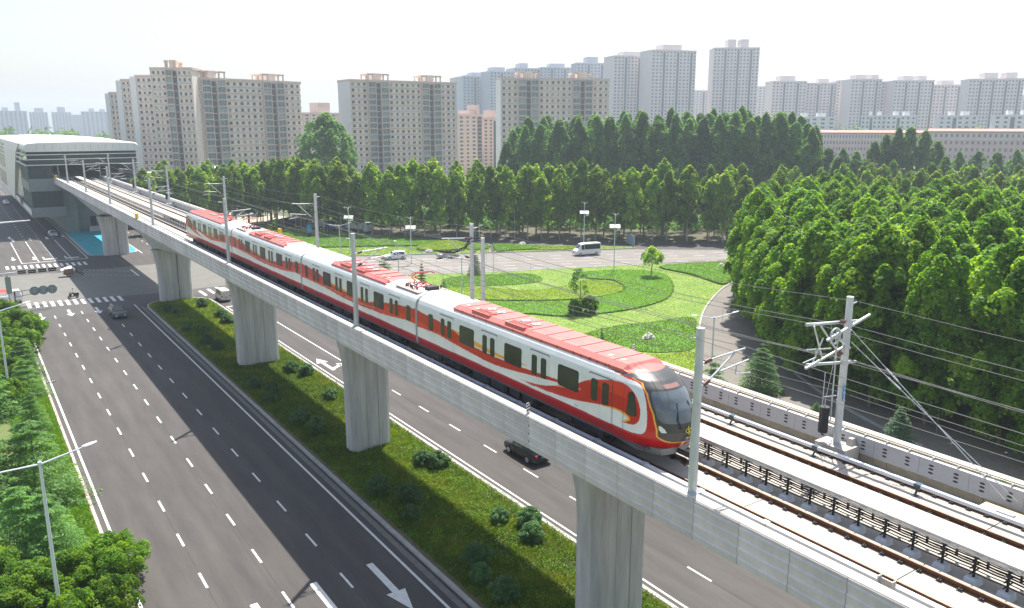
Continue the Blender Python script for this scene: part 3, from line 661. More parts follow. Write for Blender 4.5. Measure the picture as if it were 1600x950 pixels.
def body_mesh(kind, ds, L):
    # profile resampled finely on the sides, coarsely over the roof
    seg = []
    for a, b in zip(PROF[:-1], PROF[1:]):
        n = max(1, int(np.linalg.norm(b-a)/(ds if a[1] < 3.3 else (.045 if kind == 'head' else .07)))); seg += [a+(b-a)*i/n for i in range(n)]
    left = np.array(seg+[PROF[-1]]); 
    full = np.concatenate([left*[-1, 1], left[::-1][1:]])
    send = S0 if kind == 'head' else L
    S = np.arange(0, send+1e-6, ds); S[-1] = send
    n, k = len(S), len(full)
    X = np.tile(full[:, 0], (n, 1)); Hh = np.tile(full[:, 1], (n, 1)); Sg = np.tile(S[:, None], (1, k))
    if kind == 'head':
        ph = np.linspace(0, 1, int(5.0/ds)//1)[1:]*math.pi/2
        ph = ph[:-1]; 
        w_ = np.abs(full[:, 0]); hh = full[:, 1]; sf = np.interp(hh, SFH[:, 0], SFH[:, 1])
        # march along the length, narrowing in plan; each profile point follows its own height
        sg = np.sin(ph)[:, None]**.62; xs = np.cos(ph)[:, None]**1.05
        X = np.concatenate([X, np.sign(full[:, 0])*w_*xs]); Sg = np.concatenate([Sg, S0+(sf-S0)*sg]); Hh = np.concatenate([Hh, np.tile(hh, (len(ph), 1))])
        # closing row on the centre line
        X = np.concatenate([X, np.zeros((1, k))]); Sg = np.concatenate([Sg, sf[None, :]]); Hh = np.concatenate([Hh, hh[None, :]]); n = len(X)
    V = np.stack([X.ravel(), -Sg.ravel(), Hh.ravel()], 1)
    i, j = np.meshgrid(np.arange(n-1), np.arange(k-1), indexing='ij'); a = (i*k+j).ravel()
    F = np.stack([a, a+1, a+k+1, a+k], 1)[:, ::-1]
    return npmesh('car_body', V, F, M_livery, paint(kind, Sg.ravel(), Hh.ravel(), X.ravel()), 'paint', True)
def rrect(s0, s1, h0, h1, r, n=4):
    out = []
    for cx, cy, a0 in ((s1-r,h1-r,0),(s0+r,h1-r,90),(s0+r,h0+r,180),(s1-r,h0+r,270)):
        for i in range(n+1): a = R_(a0+90*i/n); out.append((cx+r*math.cos(a), cy+r*math.sin(a)))
    return out
def side_plate(poly, off, th, m, name, parent, side=-1, rib=None):
    # a plate following the side wall; split in a fan of horizontal bands through its own outline
    mb = MB(); n = len(poly)
    def P(s, h, o): return (side*(float(wof(h))+o), -s, h)
    vs = [P(s, h, off+th) for s, h in poly]+[P(s, h, off-.004) for s, h in poly]; cs = sum(s for s, h in poly)/n; chh = sum(h for s, h in poly)/n
    vs += [P(cs, chh, off+th)]
    mb.add(vs, [(i, (i+1) % n, 2*n) for i in range(n)]+[(i, n+i, n+(i+1) % n, (i+1) % n) for i in range(n)])
    return mb.build(name, m, parent)
def leaf(kind, s0, s1, parent, side):
    ds = .035; ss = np.arange(s0, s1+.001, (s1-s0)/20); hh = np.arange(1.0, 3.17, ds); S, Hh = np.meshgrid(ss, hh); s, h = S.ravel(), Hh.ravel()
    V = np.stack([side*(wof(h)+.012), -s, h], 1); k = S.shape[1]; n = S.shape[0]
    i, j = np.meshgrid(np.arange(n-1), np.arange(k-1), indexing='ij'); a = (i*k+j).ravel(); F = np.stack([a, a+1, a+k+1, a+k], 1)
    # rim
    cc = paint(kind, s, h, side*wof(h)); me = npmesh('door_leaf', V, F if side < 0 else F[:, ::-1], M_livery, cc, 'paint', True); return link('door_leaf', me, parent)
M_seal = mat('door_seal', (.08,.08,.08), .6)
def fit_side(kind, body, L, near=True):
    cs = (3.5,7.93,12.36,16.8) if kind == 'head' else (3.09,7.54,11.98,16.43)
    for side in (-1, 1):
        for c in cs:
            side_plate(rrect(c-.78, c+.78, .97, 3.21, .07), .002, .003, M_seal, 'door_seal', body, side)
            side_plate([(c-.755,.99),(c-.755,3.19),(c+.755,3.19),(c+.755,.99)], .004, .003, M_white, 'door_frame', body, side) if False else None
            for q in (-1, 1):
                a, b = (c-.76, c-.016) if q < 0 else (c+.016, c+.76)
                d = leaf(kind, a, b, body, side); side_plate(rrect(c+q*.37-.215, c+q*.37+.215, 1.99, 2.98, .12), .013, .012, M_winT, 'door_window', d, side)
        ws = (5.72,10.15,14.58) if kind == 'head' else (5.31,9.76,14.2)
        for c in ws:
            side_plate(rrect(c-.76, c+.76, 2.01, 3.01, .14), .002, .008, M_rub, 'window_seal', body, side)
            side_plate(rrect(c-.72, c+.72, 2.05, 2.97, .11), .008, .006, M_winT, 'side_window', body, side)
        for c in ((1.7,) if kind == 'head' else (1.1, 18.4)): side_plate(rrect(c-.27, c+.27, 2.0, 2.95, .13), .002, .012, M_winT, 'side_window', body, side)
        if kind == 'head':
            pl = [(18.55,1.98),(18.98,2.0),(19.05,2.1),(19.0,2.5),(18.86,2.95),(18.75,3.02),(18.6,2.98),(18.52,2.85),(18.48,2.05)]
            # follows the tapering cab side
            def cx(s, h):
                sf = float(np.interp(h, SFH[:, 0], SFH[:, 1])); f = max(0, (s-S0)/(sf-S0)); ph = math.asin(min(1, f**(1/.62))); return float(wof(h))*math.cos(ph)**1.05
            for sc, off, m, nm in ((1, .006, M_rub, 'window_seal'), (.86, .014, M_winT, 'cab_window')):
                c0 = (18.76, 2.5); mb = MB(); pp = [((s-c0[0])*sc+c0[0], (h-c0[1])*(1-(1-sc)*.5)+c0[1]) for s, h in pl]; n = len(pp)
                mb.add([(side*(cx(s, h)+off), -s, h) for s, h in pp]+[(side*(cx(*c0)+off), -c0[0], c0[1])], [(i, (i+1) % n, n) for i in range(n)]); mb.build(nm, m, body)
            for s_ in (17.62, 18.3): 
                mb = MB(); hs_ = np.linspace(1.0, 3.35, 8); mb.path([(side*(cx(s_, h)+.004), -s_, h) for h in hs_], .011, 4); mb.build('panel_joint', M_seal, body)
def roofbox(mb, s0, s1, hw, h0, h1, ch=.18, e=.35):
    def ring(s, w_, top): return [(-w_,-s,h0),(-w_,-s,h0+(top-h0)*.45),(-w_+ch*1.6,-s,top),(w_-ch*1.6,-s,top),(w_,-s,h0+(top-h0)*.45),(w_,-s,h0)]
    mb.loft([ring(s0, hw-.12, h0+.02), ring(s0+e, hw, h1), ring((s0+s1)/2, hw, h1), ring(s1-e, hw, h1), ring(s1, hw-.12, h0+.02)], smooth=False)
M_cowl = mat('roof_cowl_red', (.56, .15, .125), .42, var=.12, vs=1.5)
M_cowlD = mat('roof_grille_red', (.30,.02,.02), .5)
M_fan = mat('fan_grey', (.20,.17,.16), .5, .3)
M_roofb = mat('roof_beige', (.50,.36,.30), .7, var=.2, vs=2)
def cowl(body, s0, s1, front=False):
    mb = MB(); roofbox(mb, s0, s1, 1.12, 3.58, 3.88 if not front else 3.90); c = mb.build('roof_cowl', M_cowl, body); L = s1-s0
    # seams
    sm = MB(); n = int(L/1.15)
    for i in range(1, n): s = s0+L*i/n; sm.box(-.84, .84, -s-.025, -s+.025, 3.885, 3.915); sm.box(-1.128,-1.0,-s-.02,-s+.02,3.6,3.74)
    sm.build('cowl_seam', M_cowlD, c)['kind'] = 'stuff'
    for cs in ((s0+L*.27, s0+L*.52) if not front else (s0+2.9, s0+6.1)):
        g = MB(); 
        for k in range(7): g.box(-.98, -.48, -cs+.75-.22*k-.06, -cs+.75-.22*k+.02, 3.80, 3.94)
        g.box(-1.0,-.94,-cs-.85,-cs+.85,3.72,3.95); g.box(-.52,-.46,-cs-.85,-cs+.85,3.8,3.95); g.build('grille', M_cowl, c); g = MB(); g.box(-.94,-.52,-cs-.85,-cs+.85,3.75,3.912); g.build('grille_recess', M_cowlD, c)
        for q in (-.45, .45):
            f = MB(); f.tube((.05,-cs-q,3.87), (.05,-cs-q,3.925), .33, n=14); f.build('fan_cover', M_fan, c)
            f = MB(); 
            for a in range(4): f.beam((.05,-cs-q,3.93), (.05+.3*math.cos(a*1.57+.3),-cs-q+.3*math.sin(a*1.57+.3),3.93), .05, .012)
            f.build('fan_blade', M_white, c)
    for cs in (s0+.9, s0+1.9, s1-1.0, s1-1.8):
        f = MB(); f.box(-.62,-.38,-cs-.12,-cs+.12,3.88,3.91); f.build('roof_hatch', mat('pale_hatch', (.66,.42,.37), .5), c)
def panto(body, s, up=True):
    t = MB(); t.box(-1.0, 1.0, -s-1.55, -s+1.5, 3.74, 3.80); b = t.build('pantograph_well', M_roofb, body)
    m = MB()
    for x in (-.55, .55):
        m.tube((x,-s-.7,3.95),(x,-s+.7,3.95),.035,n=6)
        for q in (-.6, .6): m.tube((x,-s+q,3.8),(x,-s+q,3.95),.06,n=8)
    for q in (-.7,.7): m.tube((-.55,-s+q,3.95),(.55,-s+q,3.95),.035,n=6)
    m.build('pantograph_frame', mat('panto_red', (.42,.03,.025), .45), body)
    m = MB(); k = (0, -s+.95, 4.25); hd = (0, -s-.35, 4.75)
    for x in (-.28, .28): m.tube((x*.7,-s-.55,3.97),(x*.4,k[1],k[2]),.035,.03,6); m.tube((x*.4,k[1],k[2]),(x*1.6,hd[1],hd[2]),.028,.02,6)
    for q in (-.12,.12): m.path([(-.8,hd[1]+q,hd[2]-.12),(-.55,hd[1]+q,hd[2]+.03),(.55,hd[1]+q,hd[2]+.03),(.8,hd[1]+q,hd[2]-.12)],.025,6)
    m.tube((-.45,hd[1]-.12,hd[2]),(-.45,hd[1]+.12,hd[2]),.02); m.tube((.45,hd[1]-.12,hd[2]),(.45,hd[1]+.12,hd[2]),.02)
    m.build('pantograph_arm', MATS['panto_red'], body)
    m = MB(); m.box(-.2,.55,-s-1.45,-s-.95,3.8,4.02); m.build('surge_box', M_under, body)
    m = MB()
    for q in range(8): a = random.uniform(-.8,.8); m.path([(a,-s-1.3+q*.33,3.83),(a*.7+.1,-s-1.15+q*.33,3.95),(a*.4-.2,-s-1.0+q*.33,3.85)],.025,5)
    for q in range(6): a = random.uniform(-.8,.8); m.tube((a,-s-1.2+q*.45,3.8),(a,-s-1.2+q*.45,4.0),.05,n=6)
    e = m.build('roof_cable', M_cable, body); e['kind'] = 'stuff'
def running_gear(body, L, kind):
    m = MB(); m.box(-1.3, 1.3, -(L if kind != 'head' else 19.6), 0, .70, .83); 
    for x in (-1.345, 1.325): m.box(x, x+.02, -(L if kind != 'head' else 17.6), 0, .74, .83)
    m.build('underframe', M_skirt, body)
    for c in (3.5, L-3.9 if kind != 'head' else 15.6):
        b = MB()
        for x in (-1.05, 1.05):
            b.add([(x-.07,-c-1.5,.5),(x-.07,-c-1.3,.38),(x-.07,-c-.4,.30),(x-.07,-c+.4,.30),(x-.07,-c+1.3,.38),(x-.07,-c+1.5,.5),(x-.07,-c+1.2,.62),(x-.07,-c-1.2,.62),(x+.07,-c-1.5,.5),(x+.07,-c-1.3,.38),(x+.07,-c-.4,.30),(x+.07,-c+.4,.30),(x+.07,-c+1.3,.38),(x+.07,-c+1.5,.5),(x+.07,-c+1.2,.62),(x+.07,-c-1.2,.62)],
                  [(0,1,2,3,4,5,6,7),(15,14,13,12,11,10,9,8)]+[(i,(i+1)%8,8+(i+1)%8,8+i) for i in range(8)])
            for q in (-1.1, 1.1): b.box(x-.16, x+.16, -c+q-.17, -c+q+.17, .3, .62); 
            b.tube((x,-c-.3,.5),(x,-c-.3,.8),.16,n=8); b.tube((x,-c+.3,.5),(x,-c+.3,.8),.16,n=8)
        b.box(-.9,.9,-c-.3,-c+.3,.35,.6); bg = b.build('bogie', M_under, body)
        for q in (-1.1, 1.1):
            for x in (-.78, .70):
                wv = MB(); wv.tube((x,-c+q,.42),(x+.12,-c+q,.42),.42,n=18); wv.build('wheel', mat('wheel_steel', (.14,.11,.09), .5, .5), bg)
    x0 = 6.1; x1 = (L-6.3) if kind != 'head' else 12.8
    while x0 < x1-.8:
        ln = random.uniform(.7, 1.7); b = MB(); d = random.uniform(.22, .36); b.box(-1.25, -.35, -x0-ln, -x0, d, .74)
        if random.random() < .6: b.box(-1.28,-1.25,-x0-ln*.9,-x0-.1*ln,d+.06,.68)
        b.box(.3,1.2,-x0-ln*.8,-x0,d+.04,.74); b.build('equipment_box', M_under, body); x0 += ln+random.uniform(.1, .35)
train = thing('metro_train', 'red and white four-car metro train with gold swoosh on the left viaduct track', 'train', (23.25, 42, RZ))
bm_head = body_mesh('head', .022, 20.7); bm_mid = body_mesh('mid', .05, 19.30)
def gang(body, L):
    for s in (-.02, ): pass
for ci, (kind, off, flip) in enumerate((('head', 0, False), ('mid', 19.52, False), ('mid', 39.04, False), ('head', 39.04+.16, True))):
    L = 20.7 if kind == 'head' else 19.3
    b = link('car_body', bm_head if kind == 'head' else bm_mid, train, (0, off if not flip else off, 0))
    if flip: b.rotation_euler = (0, 0, math.pi)
    if kind == 'head': b['label'] = 'end car with dark rounded cab' if not flip else 'far end car with dark rounded cab'
    fit_side(kind, b, L); running_gear(b, L, kind)
    end = MB(); ring = [(x*.98, -.001, h) for x, h in PROF]+[(-x*.98, -.001, h) for x, h in PROF[::-1]]; end.add(ring, [tuple(range(len(ring)))])
    if kind == 'mid': end.add([(x, -L+.001, h) for x, _, h in ring], [tuple(range(len(ring)))])
    end.build('end_wall', M_skirt, b)
    if ci < 3:
        g = MB(); rings = []
        for k in range(5): rings.append([(x*1.0*(.97 if k % 2 else 1.0), -.02+.20*k/4, h*(.99 if k % 2 else 1)) for x, h in PROF]+[(-x*(.97 if k % 2 else 1.0), -.02+.20*k/4, h*(.99 if k % 2 else 1)) for x, h in PROF[::-1]])
        g.loft([[(x*1.012, y, h*1.004) for x, y, h in r] for r in rings], smooth=False); g.build('gangway', mat('gangway_grey', (.36,.38,.38), .6, var=.1), b)
    if kind == 'head':
        cowl(b, 3.6, 18.25, True) if not flip else cowl(b, 3.9, 18.0)
        ro = MB()
        for q in range(5): ro.box(-1.145,-1.10,-(14.6+q*.55)-.04,-(14.6+q*.55)+.04,3.62,3.68)
        ro.build('roof_rivet', M_cowlD, b)['kind'] = 'stuff'
        # windscreen, lamps, wipers
        def front(x, h, off=.012):
            sf = float(np.interp(h, SFH[:, 0], SFH[:, 1])); w0 = float(wof(h)); c = min(1, max(0, abs(x)/w0))**(1/1.05); ph = math.acos(c); s = S0+(sf-S0)*math.sin(ph)**.62
            return (x, -s-off, h+off*.3)
        def frontgrid(fx0, fx1, h0, h1, nx, nh, off, m, name, rnd=0.):
            mb = MB(); rows = []
            for j in range(nh+1):
                h = h0+(h1-h0)*j/nh; t = abs(2*j/nh-1); sh = 1-rnd*t**4; rows.append([front((fx0+(fx1-fx0)*i/nx)*sh if fx0 == -fx1 else fx0+(fx1-fx0)*i/nx, h, off) for i in range(nx+1)])
            mb.loft(rows, closed=False, caps=False); return mb.build(name, m, b)
        frontgrid(-1.05, 1.05, 1.98, 3.16, 24, 16, .014, mat('windscreen', (.10,.12,.13), .06, 0, spec=.9, var=.3, vs=1.2), 'windscreen', .12)
        frontgrid(-.42, .42, 3.22, 3.34, 8, 2, .012, mat('destination_display', (.22,.12,.1), .3), 'destination_display')
        for sx in (-1, 1):
            mb = MB(); pts = [(.84,1.60),(.97,1.58),(1.03,1.70),(1.03,1.86),(.97,1.85),(.89,1.74)]
            mb.add([front(sx*x, h, .02) for x, h in pts]+[front(sx*.96, 1.72, .03)], [(i, (i+1) % 6, 6) for i in range(6)]); mb.build('headlight', M_head, b)
            mb = MB(); mb.path([front(sx*.35, 1.75, .04), front(sx*.45, 2.1, .05), front(sx*.3, 2.75, .05)], .018, 5); mb.path([front(sx*.42, 1.75, .04), front(sx*.5, 2.1, .05), front(sx*.3, 2.75, .05)], .012, 5); mb.build('wiper', M_dark, b)
        if not flip:
            # yellow looped emblem and fleet number below the windscreen
            mb = MB(); E0 = (0., 1.66)
            for cx in (-.085, .085):
                mb.path([front(E0[0]+cx+.075*math.cos(a), E0[1]+.085*math.sin(a), .03) for a in np.linspace(0, 2*math.pi, 15)], .018, 5)
            mb.path([front(-.02, E0[1]+.19, .03), front(-.02, E0[1]-.02, .03)], .018, 5); mb.path([front(.02, E0[1]+.02, .03), front(.02, E0[1]-.19, .03)], .018, 5)
            mb.build('emblem', mat('emblem_yellow', (.8,.62,.03), .4), b)
            text('ZE113', .13, M_white, 'fleet_number', b, (0, -20.72, 1.36), (math.pi/2, 0, 0))
            text('17113', .12, mat('small_letters', (.3,.3,.32), .5), 'car_number', b, (-1.408, -15.2, 1.40), (math.pi/2, 0, -math.pi/2))
        mb = MB(); mb.tube((0,-20.2,.62),(0,-21.0,.62),.11,n=10); mb.box(-.2,.2,-21.15,-20.95,.48,.78); mb.path([(-.3,-20.3,.6),(-.35,-20.9,.3),(-.2,-20.95,.5)],.03); mb.build('coupler', M_under, b)
        mb = MB(); mb.loft([[(-1.25,-17.0,.74),(-1.28,-17.0,.83),(1.28,-17.0,.83),(1.25,-17.0,.74)],[(-1.15,-18.9,.52),(-1.27,-18.9,.83),(1.27,-18.9,.83),(1.15,-18.9,.52)],[(-.75,-20.0,.50),(-.92,-20.05,.83),(.92,-20.05,.83),(.75,-20.0,.50)],[(-.3,-20.15,.52),(-.4,-20.2,.83),(.4,-20.2,.83),(.3,-20.15,.52)]], smooth=False); mb.build('front_apron', mat('apron_grey', (.30,.30,.29), .4, .3, var=.2, vs=3), b)
    else:
        if ci == 1: cowl(b, 5.3, 15.0); panto(b, 17.4)
        else: panto(b, 1.9); cowl(b, 4.6, 15.0)
        mb = MB()
        for k in range(9): mb.box(-.9+.2*k, -.88+.2*k, -5.0, -.3, 3.70+.1*(1-abs(-.8+.2*k)), 3.76+.1*(1-abs(-.8+.2*k)))
        if ci == 1: mb.build('roof_rib', M_white, b)['kind'] = 'stuff'

# ------------------------------------------------------------ catenary masts, arms, wires
def arm(mb, ins, x0, x1, z0, z1, y, r=.035):
    s = 1 if x1 > x0 else -1
    ins.tube((x0+s*.12,y,z1-.05),(x0+s*.42,y,z1),.085,.085,8); ins.tube((x0+s*.12,y,z0),(x0+s*.38,y,z0+.12),.085,.085,8)
    mb.tube((x0,y,z1-.08),(x0+s*.12,y,z1-.05),.04); mb.tube((x0,y,z0-.05),(x0+s*.12,y,z0),.04)
    mb.tube((x0+s*.42,y,z1),(x1+s*.1,y,z1+.12),r); mb.tube((x0+s*.38,y,z0+.12),(x1-s*.45,y,z1+.05),r*1.1)
    mb.tube((x0+s*.9,y,z0+.35),(x1+s*.35,y,z0+.55),r*.9); mb.tube((x1-s*.3,y,z0+.48),(x1-s*.35,y,z0+.1),r*.7); mb.tube((x1-s*.35,y,z0+.12),(x1+s*.5,y,z0+.02),r*.7)
    mb.tube((x0+s*1.0,y,z1+.03),(x0+s*.95,y,z0+.5),.008,n=4)
def mast(x, y, z0, z1, label, side, group, arms=((18.35,19.25),), tw=0):
    t = thing('catenary_mast', label, 'catenary mast', (x, y, z0), 0, group); H = z1-z0; p = MB()
    p.tube((0,0,.03),(0,0,H),.17,.145,16); 
    for z in (H*.3, H*.55, H*.78): p.tube((0,0,z),(0,0,z+.025),.178,.178,12)
    p.build('pole', M_galvP, t); b = MB(); b.box(-.26,.26,-.26,.26,0,.03)
    for a in range(6): c, s = math.cos(a*1.05)*.22, math.sin(a*1.05)*.22; b.tube((c,s,.03),(c,s,.12),.02,n=5)
    b.build('base_plate', M_galv, t)
    for (a0, a1) in arms:
        m = MB(); ins = MB(); xe = (23.25 if side == 'L' else 28.2)-x; s = 1 if side == 'L' else -1
        arm(m, ins, s*.17, xe, a0-z0, a1-z0, 0); m.build('cantilever', M_galv, t); ins.build('insulator', M_insul, t)
    m = MB(); m.tube((s*-.1,0,H-.35),(s*-.5,0,H-.3),.03,n=6); m.build('feeder_bracket', M_galv, t)
    return t
LY = (18.85,48.9,79,114.5,149,177.7,207)
lb = ['catenary mast on the left parapet directly in front of the train nose','catenary mast on the left parapet standing before the third car of the train','catenary mast on the left parapet beside the joint of the two farthest cars','catenary mast on the left parapet just beyond the tail of the train','thick catenary mast on the left parapet second beyond the train tail','catenary mast on the left parapet second from the station','catenary mast on the left parapet nearest to the station mouth']
for i, y in enumerate(LY): mast(20.92, y, 14.31, 20.5, lb[i], 'L', 'catenary masts along the left parapet')
RY = (19.4,49.9,80.8,115,151,182,214)
lb = ['catenary mast with blue number plate and tension wheel beside the empty right track','taller mast of the close pair behind the train, black cables looping at its top','right-hand catenary mast behind the red roof of the second farthest car','right-hand catenary mast hidden partly by the mast beside the farthest car','right-hand catenary mast with black weights at its foot, nearer of two','right-hand catenary mast with black weights at its foot, farther of two','catenary mast right of the tracks just outside the station roof']
RM = [mast(30.6, y, 13.75, 20.35, lb[i], 'R', 'catenary masts along the right track', ((17.9,19.35),)) for i, y in enumerate(RY)]
mast(30.6, 48.4, 13.75, 19.5, 'shorter mast of the close pair standing behind the train roof', 'R', 'catenary masts along the right track', ())
for y in RY:
    t = thing('mast_footing', 'concrete footing under the '+{19.4:'blue-plated mast by the empty track',49.9:'close mast pair behind the train',80.8:'mast behind the second farthest car',115:'mast just beyond the train tail',151:'nearer mast with black weights',182:'farther mast with black weights',214:'mast outside the station roof'}[y], 'footing', (30.6, y, 13.001), 0, 'mast footings on the deck')
    mb = MB(); mb.box(-.5,.55,-.75,.75,0,.748); mb.loft([[(.2,-.62,.749),(.54,-.62,.749),(.54,-.3,.749),(.2,-.3,.749)],[(.26,-.55,1.05),(.5,-.55,1.05),(.5,-.36,1.05),(.26,-.36,1.05)]], smooth=False); mb.build('block', M_cap, t)
# plate, wheel, weights on mast one, second arm
m1 = RM[0]
pb = MB(); pb.box(-.12,.02,-.212,-.196,2.05,2.75); q = pb.build('number_plate', M_blue, m1); q.location = (-.06,0,0)
for i, ch in enumerate('102'): text(ch, .24, M_white, 'numeral', q, (-.05, -.214, 2.62-.22*i), (math.pi/2, 0, 0))
def tension(mt, y=.9):
    mb = MB(); c = (-1.35,-.35,5.15); n = 18
    pts = [(c[0]+.33*math.cos(a), c[1], c[2]+.33*math.sin(a)) for a in np.linspace(0, 2*math.pi, n)]; mb.path(pts, .045, 6)
    for a in range(5): mb.tube(c, (c[0]+.33*math.cos(a*1.257),c[1],c[2]+.33*math.sin(a*1.257)), .022)
    mb.tube((c[0],c[1]-.07,c[2]),(c[0],c[1]+.07,c[2]),.09,n=10); mb.build('tension_wheel', M_galv, mt)
    mb = MB(); mb.beam((-1.9,-.35,5.05),(1.0,-.35,5.75),.09,.09); mb.beam((-2.6,.2,5.7),(1.1,.2,5.35),.10,.12); mb.beam((-2.5,.1,4.0),(1.0,.1,3.55),.10,.10); mb.beam((-2.7,0,3.9),(.0,0,4.45),.08,.08); mb.beam((-1.2,-.3,5.1),(0,-.2,4.4),.08,.08); mb.tube((-2.2,.1,5.6),(-1.45,.1,4.1),.035); mb.tube((-2.1,.1,4.0),(-1.5,.1,5.0),.03); mb.tube((-2.6,.1,3.95),(-1.9,.1,3.85),.04)
    mb.build('anchor_frame', M_galv, mt)
    mb = MB(); [mb.tube((-.36,.5,.45+k*.085),(-.36,.5,.52+k*.085),.21,n=12) for k in range(14)]; e = mb.build('weight_stack', M_dark, mt); e['kind'] = 'stuff'
    mb = MB(); mb.tube((-.36,.5,1.6),(-.36,.5,1.9),.02); mb.tube((-.36,.5,1.9),(-1.1,-.35,5.0),.012,n=4); mb.tube((-.55,.5,.9),(-.55,.5,3.2),.018); mb.tube((-.02,.4,.9),(-.02,.4,4.3),.03); mb.tube((.1,.4,.9),(-.55,.5,.95),.02); mb.tube((.1,.3,2.1),(-.55,.5,2.1),.02); mb.build('guide_rod', M_galv, mt)
tension(m1)
for mt in RM[4:6]: 
    mb = MB(); [mb.tube((-.3,.5,.7+k*.1),(-.3,.5,.78+k*.1),.2,n=8) for k in range(12)]; e = mb.build('weight_stack', M_dark, mt); e['kind'] = 'stuff'
mb = MB(); mb.path([(-2.9,-.2,4.9),(-1.6,-.2,4.7),(-.7,-.2,5.0),(-.2,-.2,5.6),(.1,-1.4,5.7)], .05, 6); mb.path([(-2.9,0,4.85),(-1.6,0,4.6),(-.6,0,4.8),(-.1,0,5.3),(.1,-1.4,5.6)], .045, 6); mb.build('jumper_cable', M_cable, RM[1])
def wire(pts, label, r=.012, sag=.35, m=M_wire, cat='overhead wire', g='overhead wires along the tracks'):
    mb = MB(); out = []
    for a, b in zip(pts, pts[1:]):
        for k in range(7):
            t = k/7; out.append((a[0]+(b[0]-a[0])*t, a[1]+(b[1]-a[1])*t, a[2]+(b[2]-a[2])*t-sag*4*t*(1-t)))
    out.append(pts[-1]); mb.path(out, r, 4); return tag(mb.build('overhead_wire', m), label, cat, g)
def zig(ys, x, z, a=.2): return [(x+(a if i % 2 else -a), y, z) for i, y in enumerate(ys)]
LYs = (-25,)+LY+(236,); RYs = (-14,)+RY+(236,)
wire(zig(LYs, 23.25, 18.38), 'contact wire hanging above the left track over the train roof', .012, .02); wire(zig(LYs, 23.25, 19.40), 'carrying wire above the left track contact wire', .013, .35)
wire([(20.5, y, 20.22) for y in LYs], 'wire strung along the tops of the left parapet masts', .011, .45)
wire([(31.05, y, 20.1) for y in RYs], 'top wire strung along the right mast heads', .012, .45)
wire([(28.4, y, 19.45) for y in RYs], 'carrying wire above the empty right track', .013, .4); wire(zig(RYs, 28.85, 18.0), 'contact wire above the empty right track', .013, .02)
wire([(31.0, y, 19.0) for y in RYs], 'feeder wire just below the arms of the right masts', .015, .4); wire([(30.75, y, 17.6) for y in RYs], 'upper of the twin wires crossing the shafts of the right masts', .016, .35); wire([(30.95, y, 17.5) for y in RYs], 'lower of the twin wires crossing the shafts of the right masts', .014, .4)
wire([(30.6, y, 16.1) for y in RYs], 'lowest wire passing the right masts above the parapet', .011, .3)
mb = MB()
for ys, x, z0, z1, sg in ((LYs, 23.25, 18.38, 19.40, .35), (RYs, 28.6, 18.0, 19.45, .4)):
    for a, b in zip(ys, ys[1:]):
        for k in range(1, 6): t = k/6; mb.tube((x, a+(b-a)*t, z0), (x, a+(b-a)*t, z1-sg*4*t*(1-t)), .007, n=3, caps=False)
d_ = mb.build('wire_dropper', M_wire); tag(d_, 'thin vertical droppers tying contact wires to carrying wires', 'wire dropper', None, 'stuff')
for q, x in enumerate((30.35, 30.6)):
    mb = MB(); a = Vector((30.65, 19.2, 18.9-.5*q)); b = Vector((x, 12.3-.3*q, 14.0)); mb.tube(a, b, .016, n=5); mb.tube(a.lerp(b,.25), a.lerp(b,.33), .035, n=6); tag(mb.build('guy_wire', M_galv), ('upper' if not q else 'lower')+' of two steel guy wires slanting down from the blue-plated mast', 'guy wire')
t = thing('guy_anchor', 'concrete block and steel plate where the two guy wires are fixed', 'anchor', (30.3, 12.2, 13.001)); mb = MB(); mb.box(-.2,.45,-.9,.9,.0,.5); mb.build('block', M_ochre, t); mb = MB(); mb.box(-.1,.1,-.3,.3,.5,.56); mb.build('plate', M_galv, t)
for j, (x, y) in enumerate(((20.6,228),(20.6,124),(20.75,236),(31.7,96))):
    t = thing('warning_box', ['small yellow box on the left parapet at the station end','small yellow box on the left parapet between two masts beyond the train','second yellow box at the station end of the left parapet','small yellow box on the right parapet behind the train tail'][j], 'box', (x, y, 14.3), 0, 'yellow boxes on the parapets'); mb = MB(); mb.box(-.18,.18,-.25,.25,.05,.75); mb.build('case', M_yel, t); mb = MB(); mb.box(-.22,.22,-.3,.3,0,.05); mb.build('base', M_dark, t)

# ------------------------------------------------------------ station
M_stw = mat('station_white', (.74,.73,.69), .45, var=.05, vs=.5)
M_sgl = mat('station_glass', (.02,.05,.045), .2, spec=.35)
M_stile = mat('station_tile', (.20,.235,.22), .6, var=.12, vs=.8)
M_slou = mat('station_louvre', (.03,.05,.045), .5)
st = thing('metro_station', 'elevated metro station with curved white roof and dark glass walls straddling the road', 'station', (14.8, 233, 0))
def stp(mb, name, m, sub=None): return mb.build(name, m, sub or st)
# local: x to the right 0..25.6, y away, z up
mb = MB(); 
prof = [(.35,20.6),(.1,21.0),(.0,21.6),(.15,22.3),(.8,22.75),(3,22.95),(12,23.1),(22,22.9),(25.2,22.6),(25.8,22.0),(25.7,21.2),(25.3,20.55)]
ys = [0,.3,.9,3,10,20,32,45,60,80,110,140]; bz = [0,.05,.1,.12,.3,.8,1.1,.9,-.2,-.4,.0,0]
rings = []
for y, b in zip(ys, bz):
    k = 0 if y > .2 else -.35
    rings.append([(x, y-1.2 if y < .2 else y-1.2, z+k*(z > 21.5)*.6+b*math.sin(math.pi*min(1, max(0, x/25.6)))) for x, z in prof])
mb.loft(rings, smooth=True); stp(mb, 'roof', M_stw)
sm = MB()
for k in range(1, 15): sm.box(1.0+k*1.7, 1.03+k*1.7, -1.23, -1.20, 20.9, 22.3)
stp(sm, 'fascia_joint', M_slou)['kind'] = 'stuff'
mb = MB(); mb.box(.4, 25.2, -.2, 0, 17.2, 20.6); stp(mb, 'upper_louvre', M_slou)
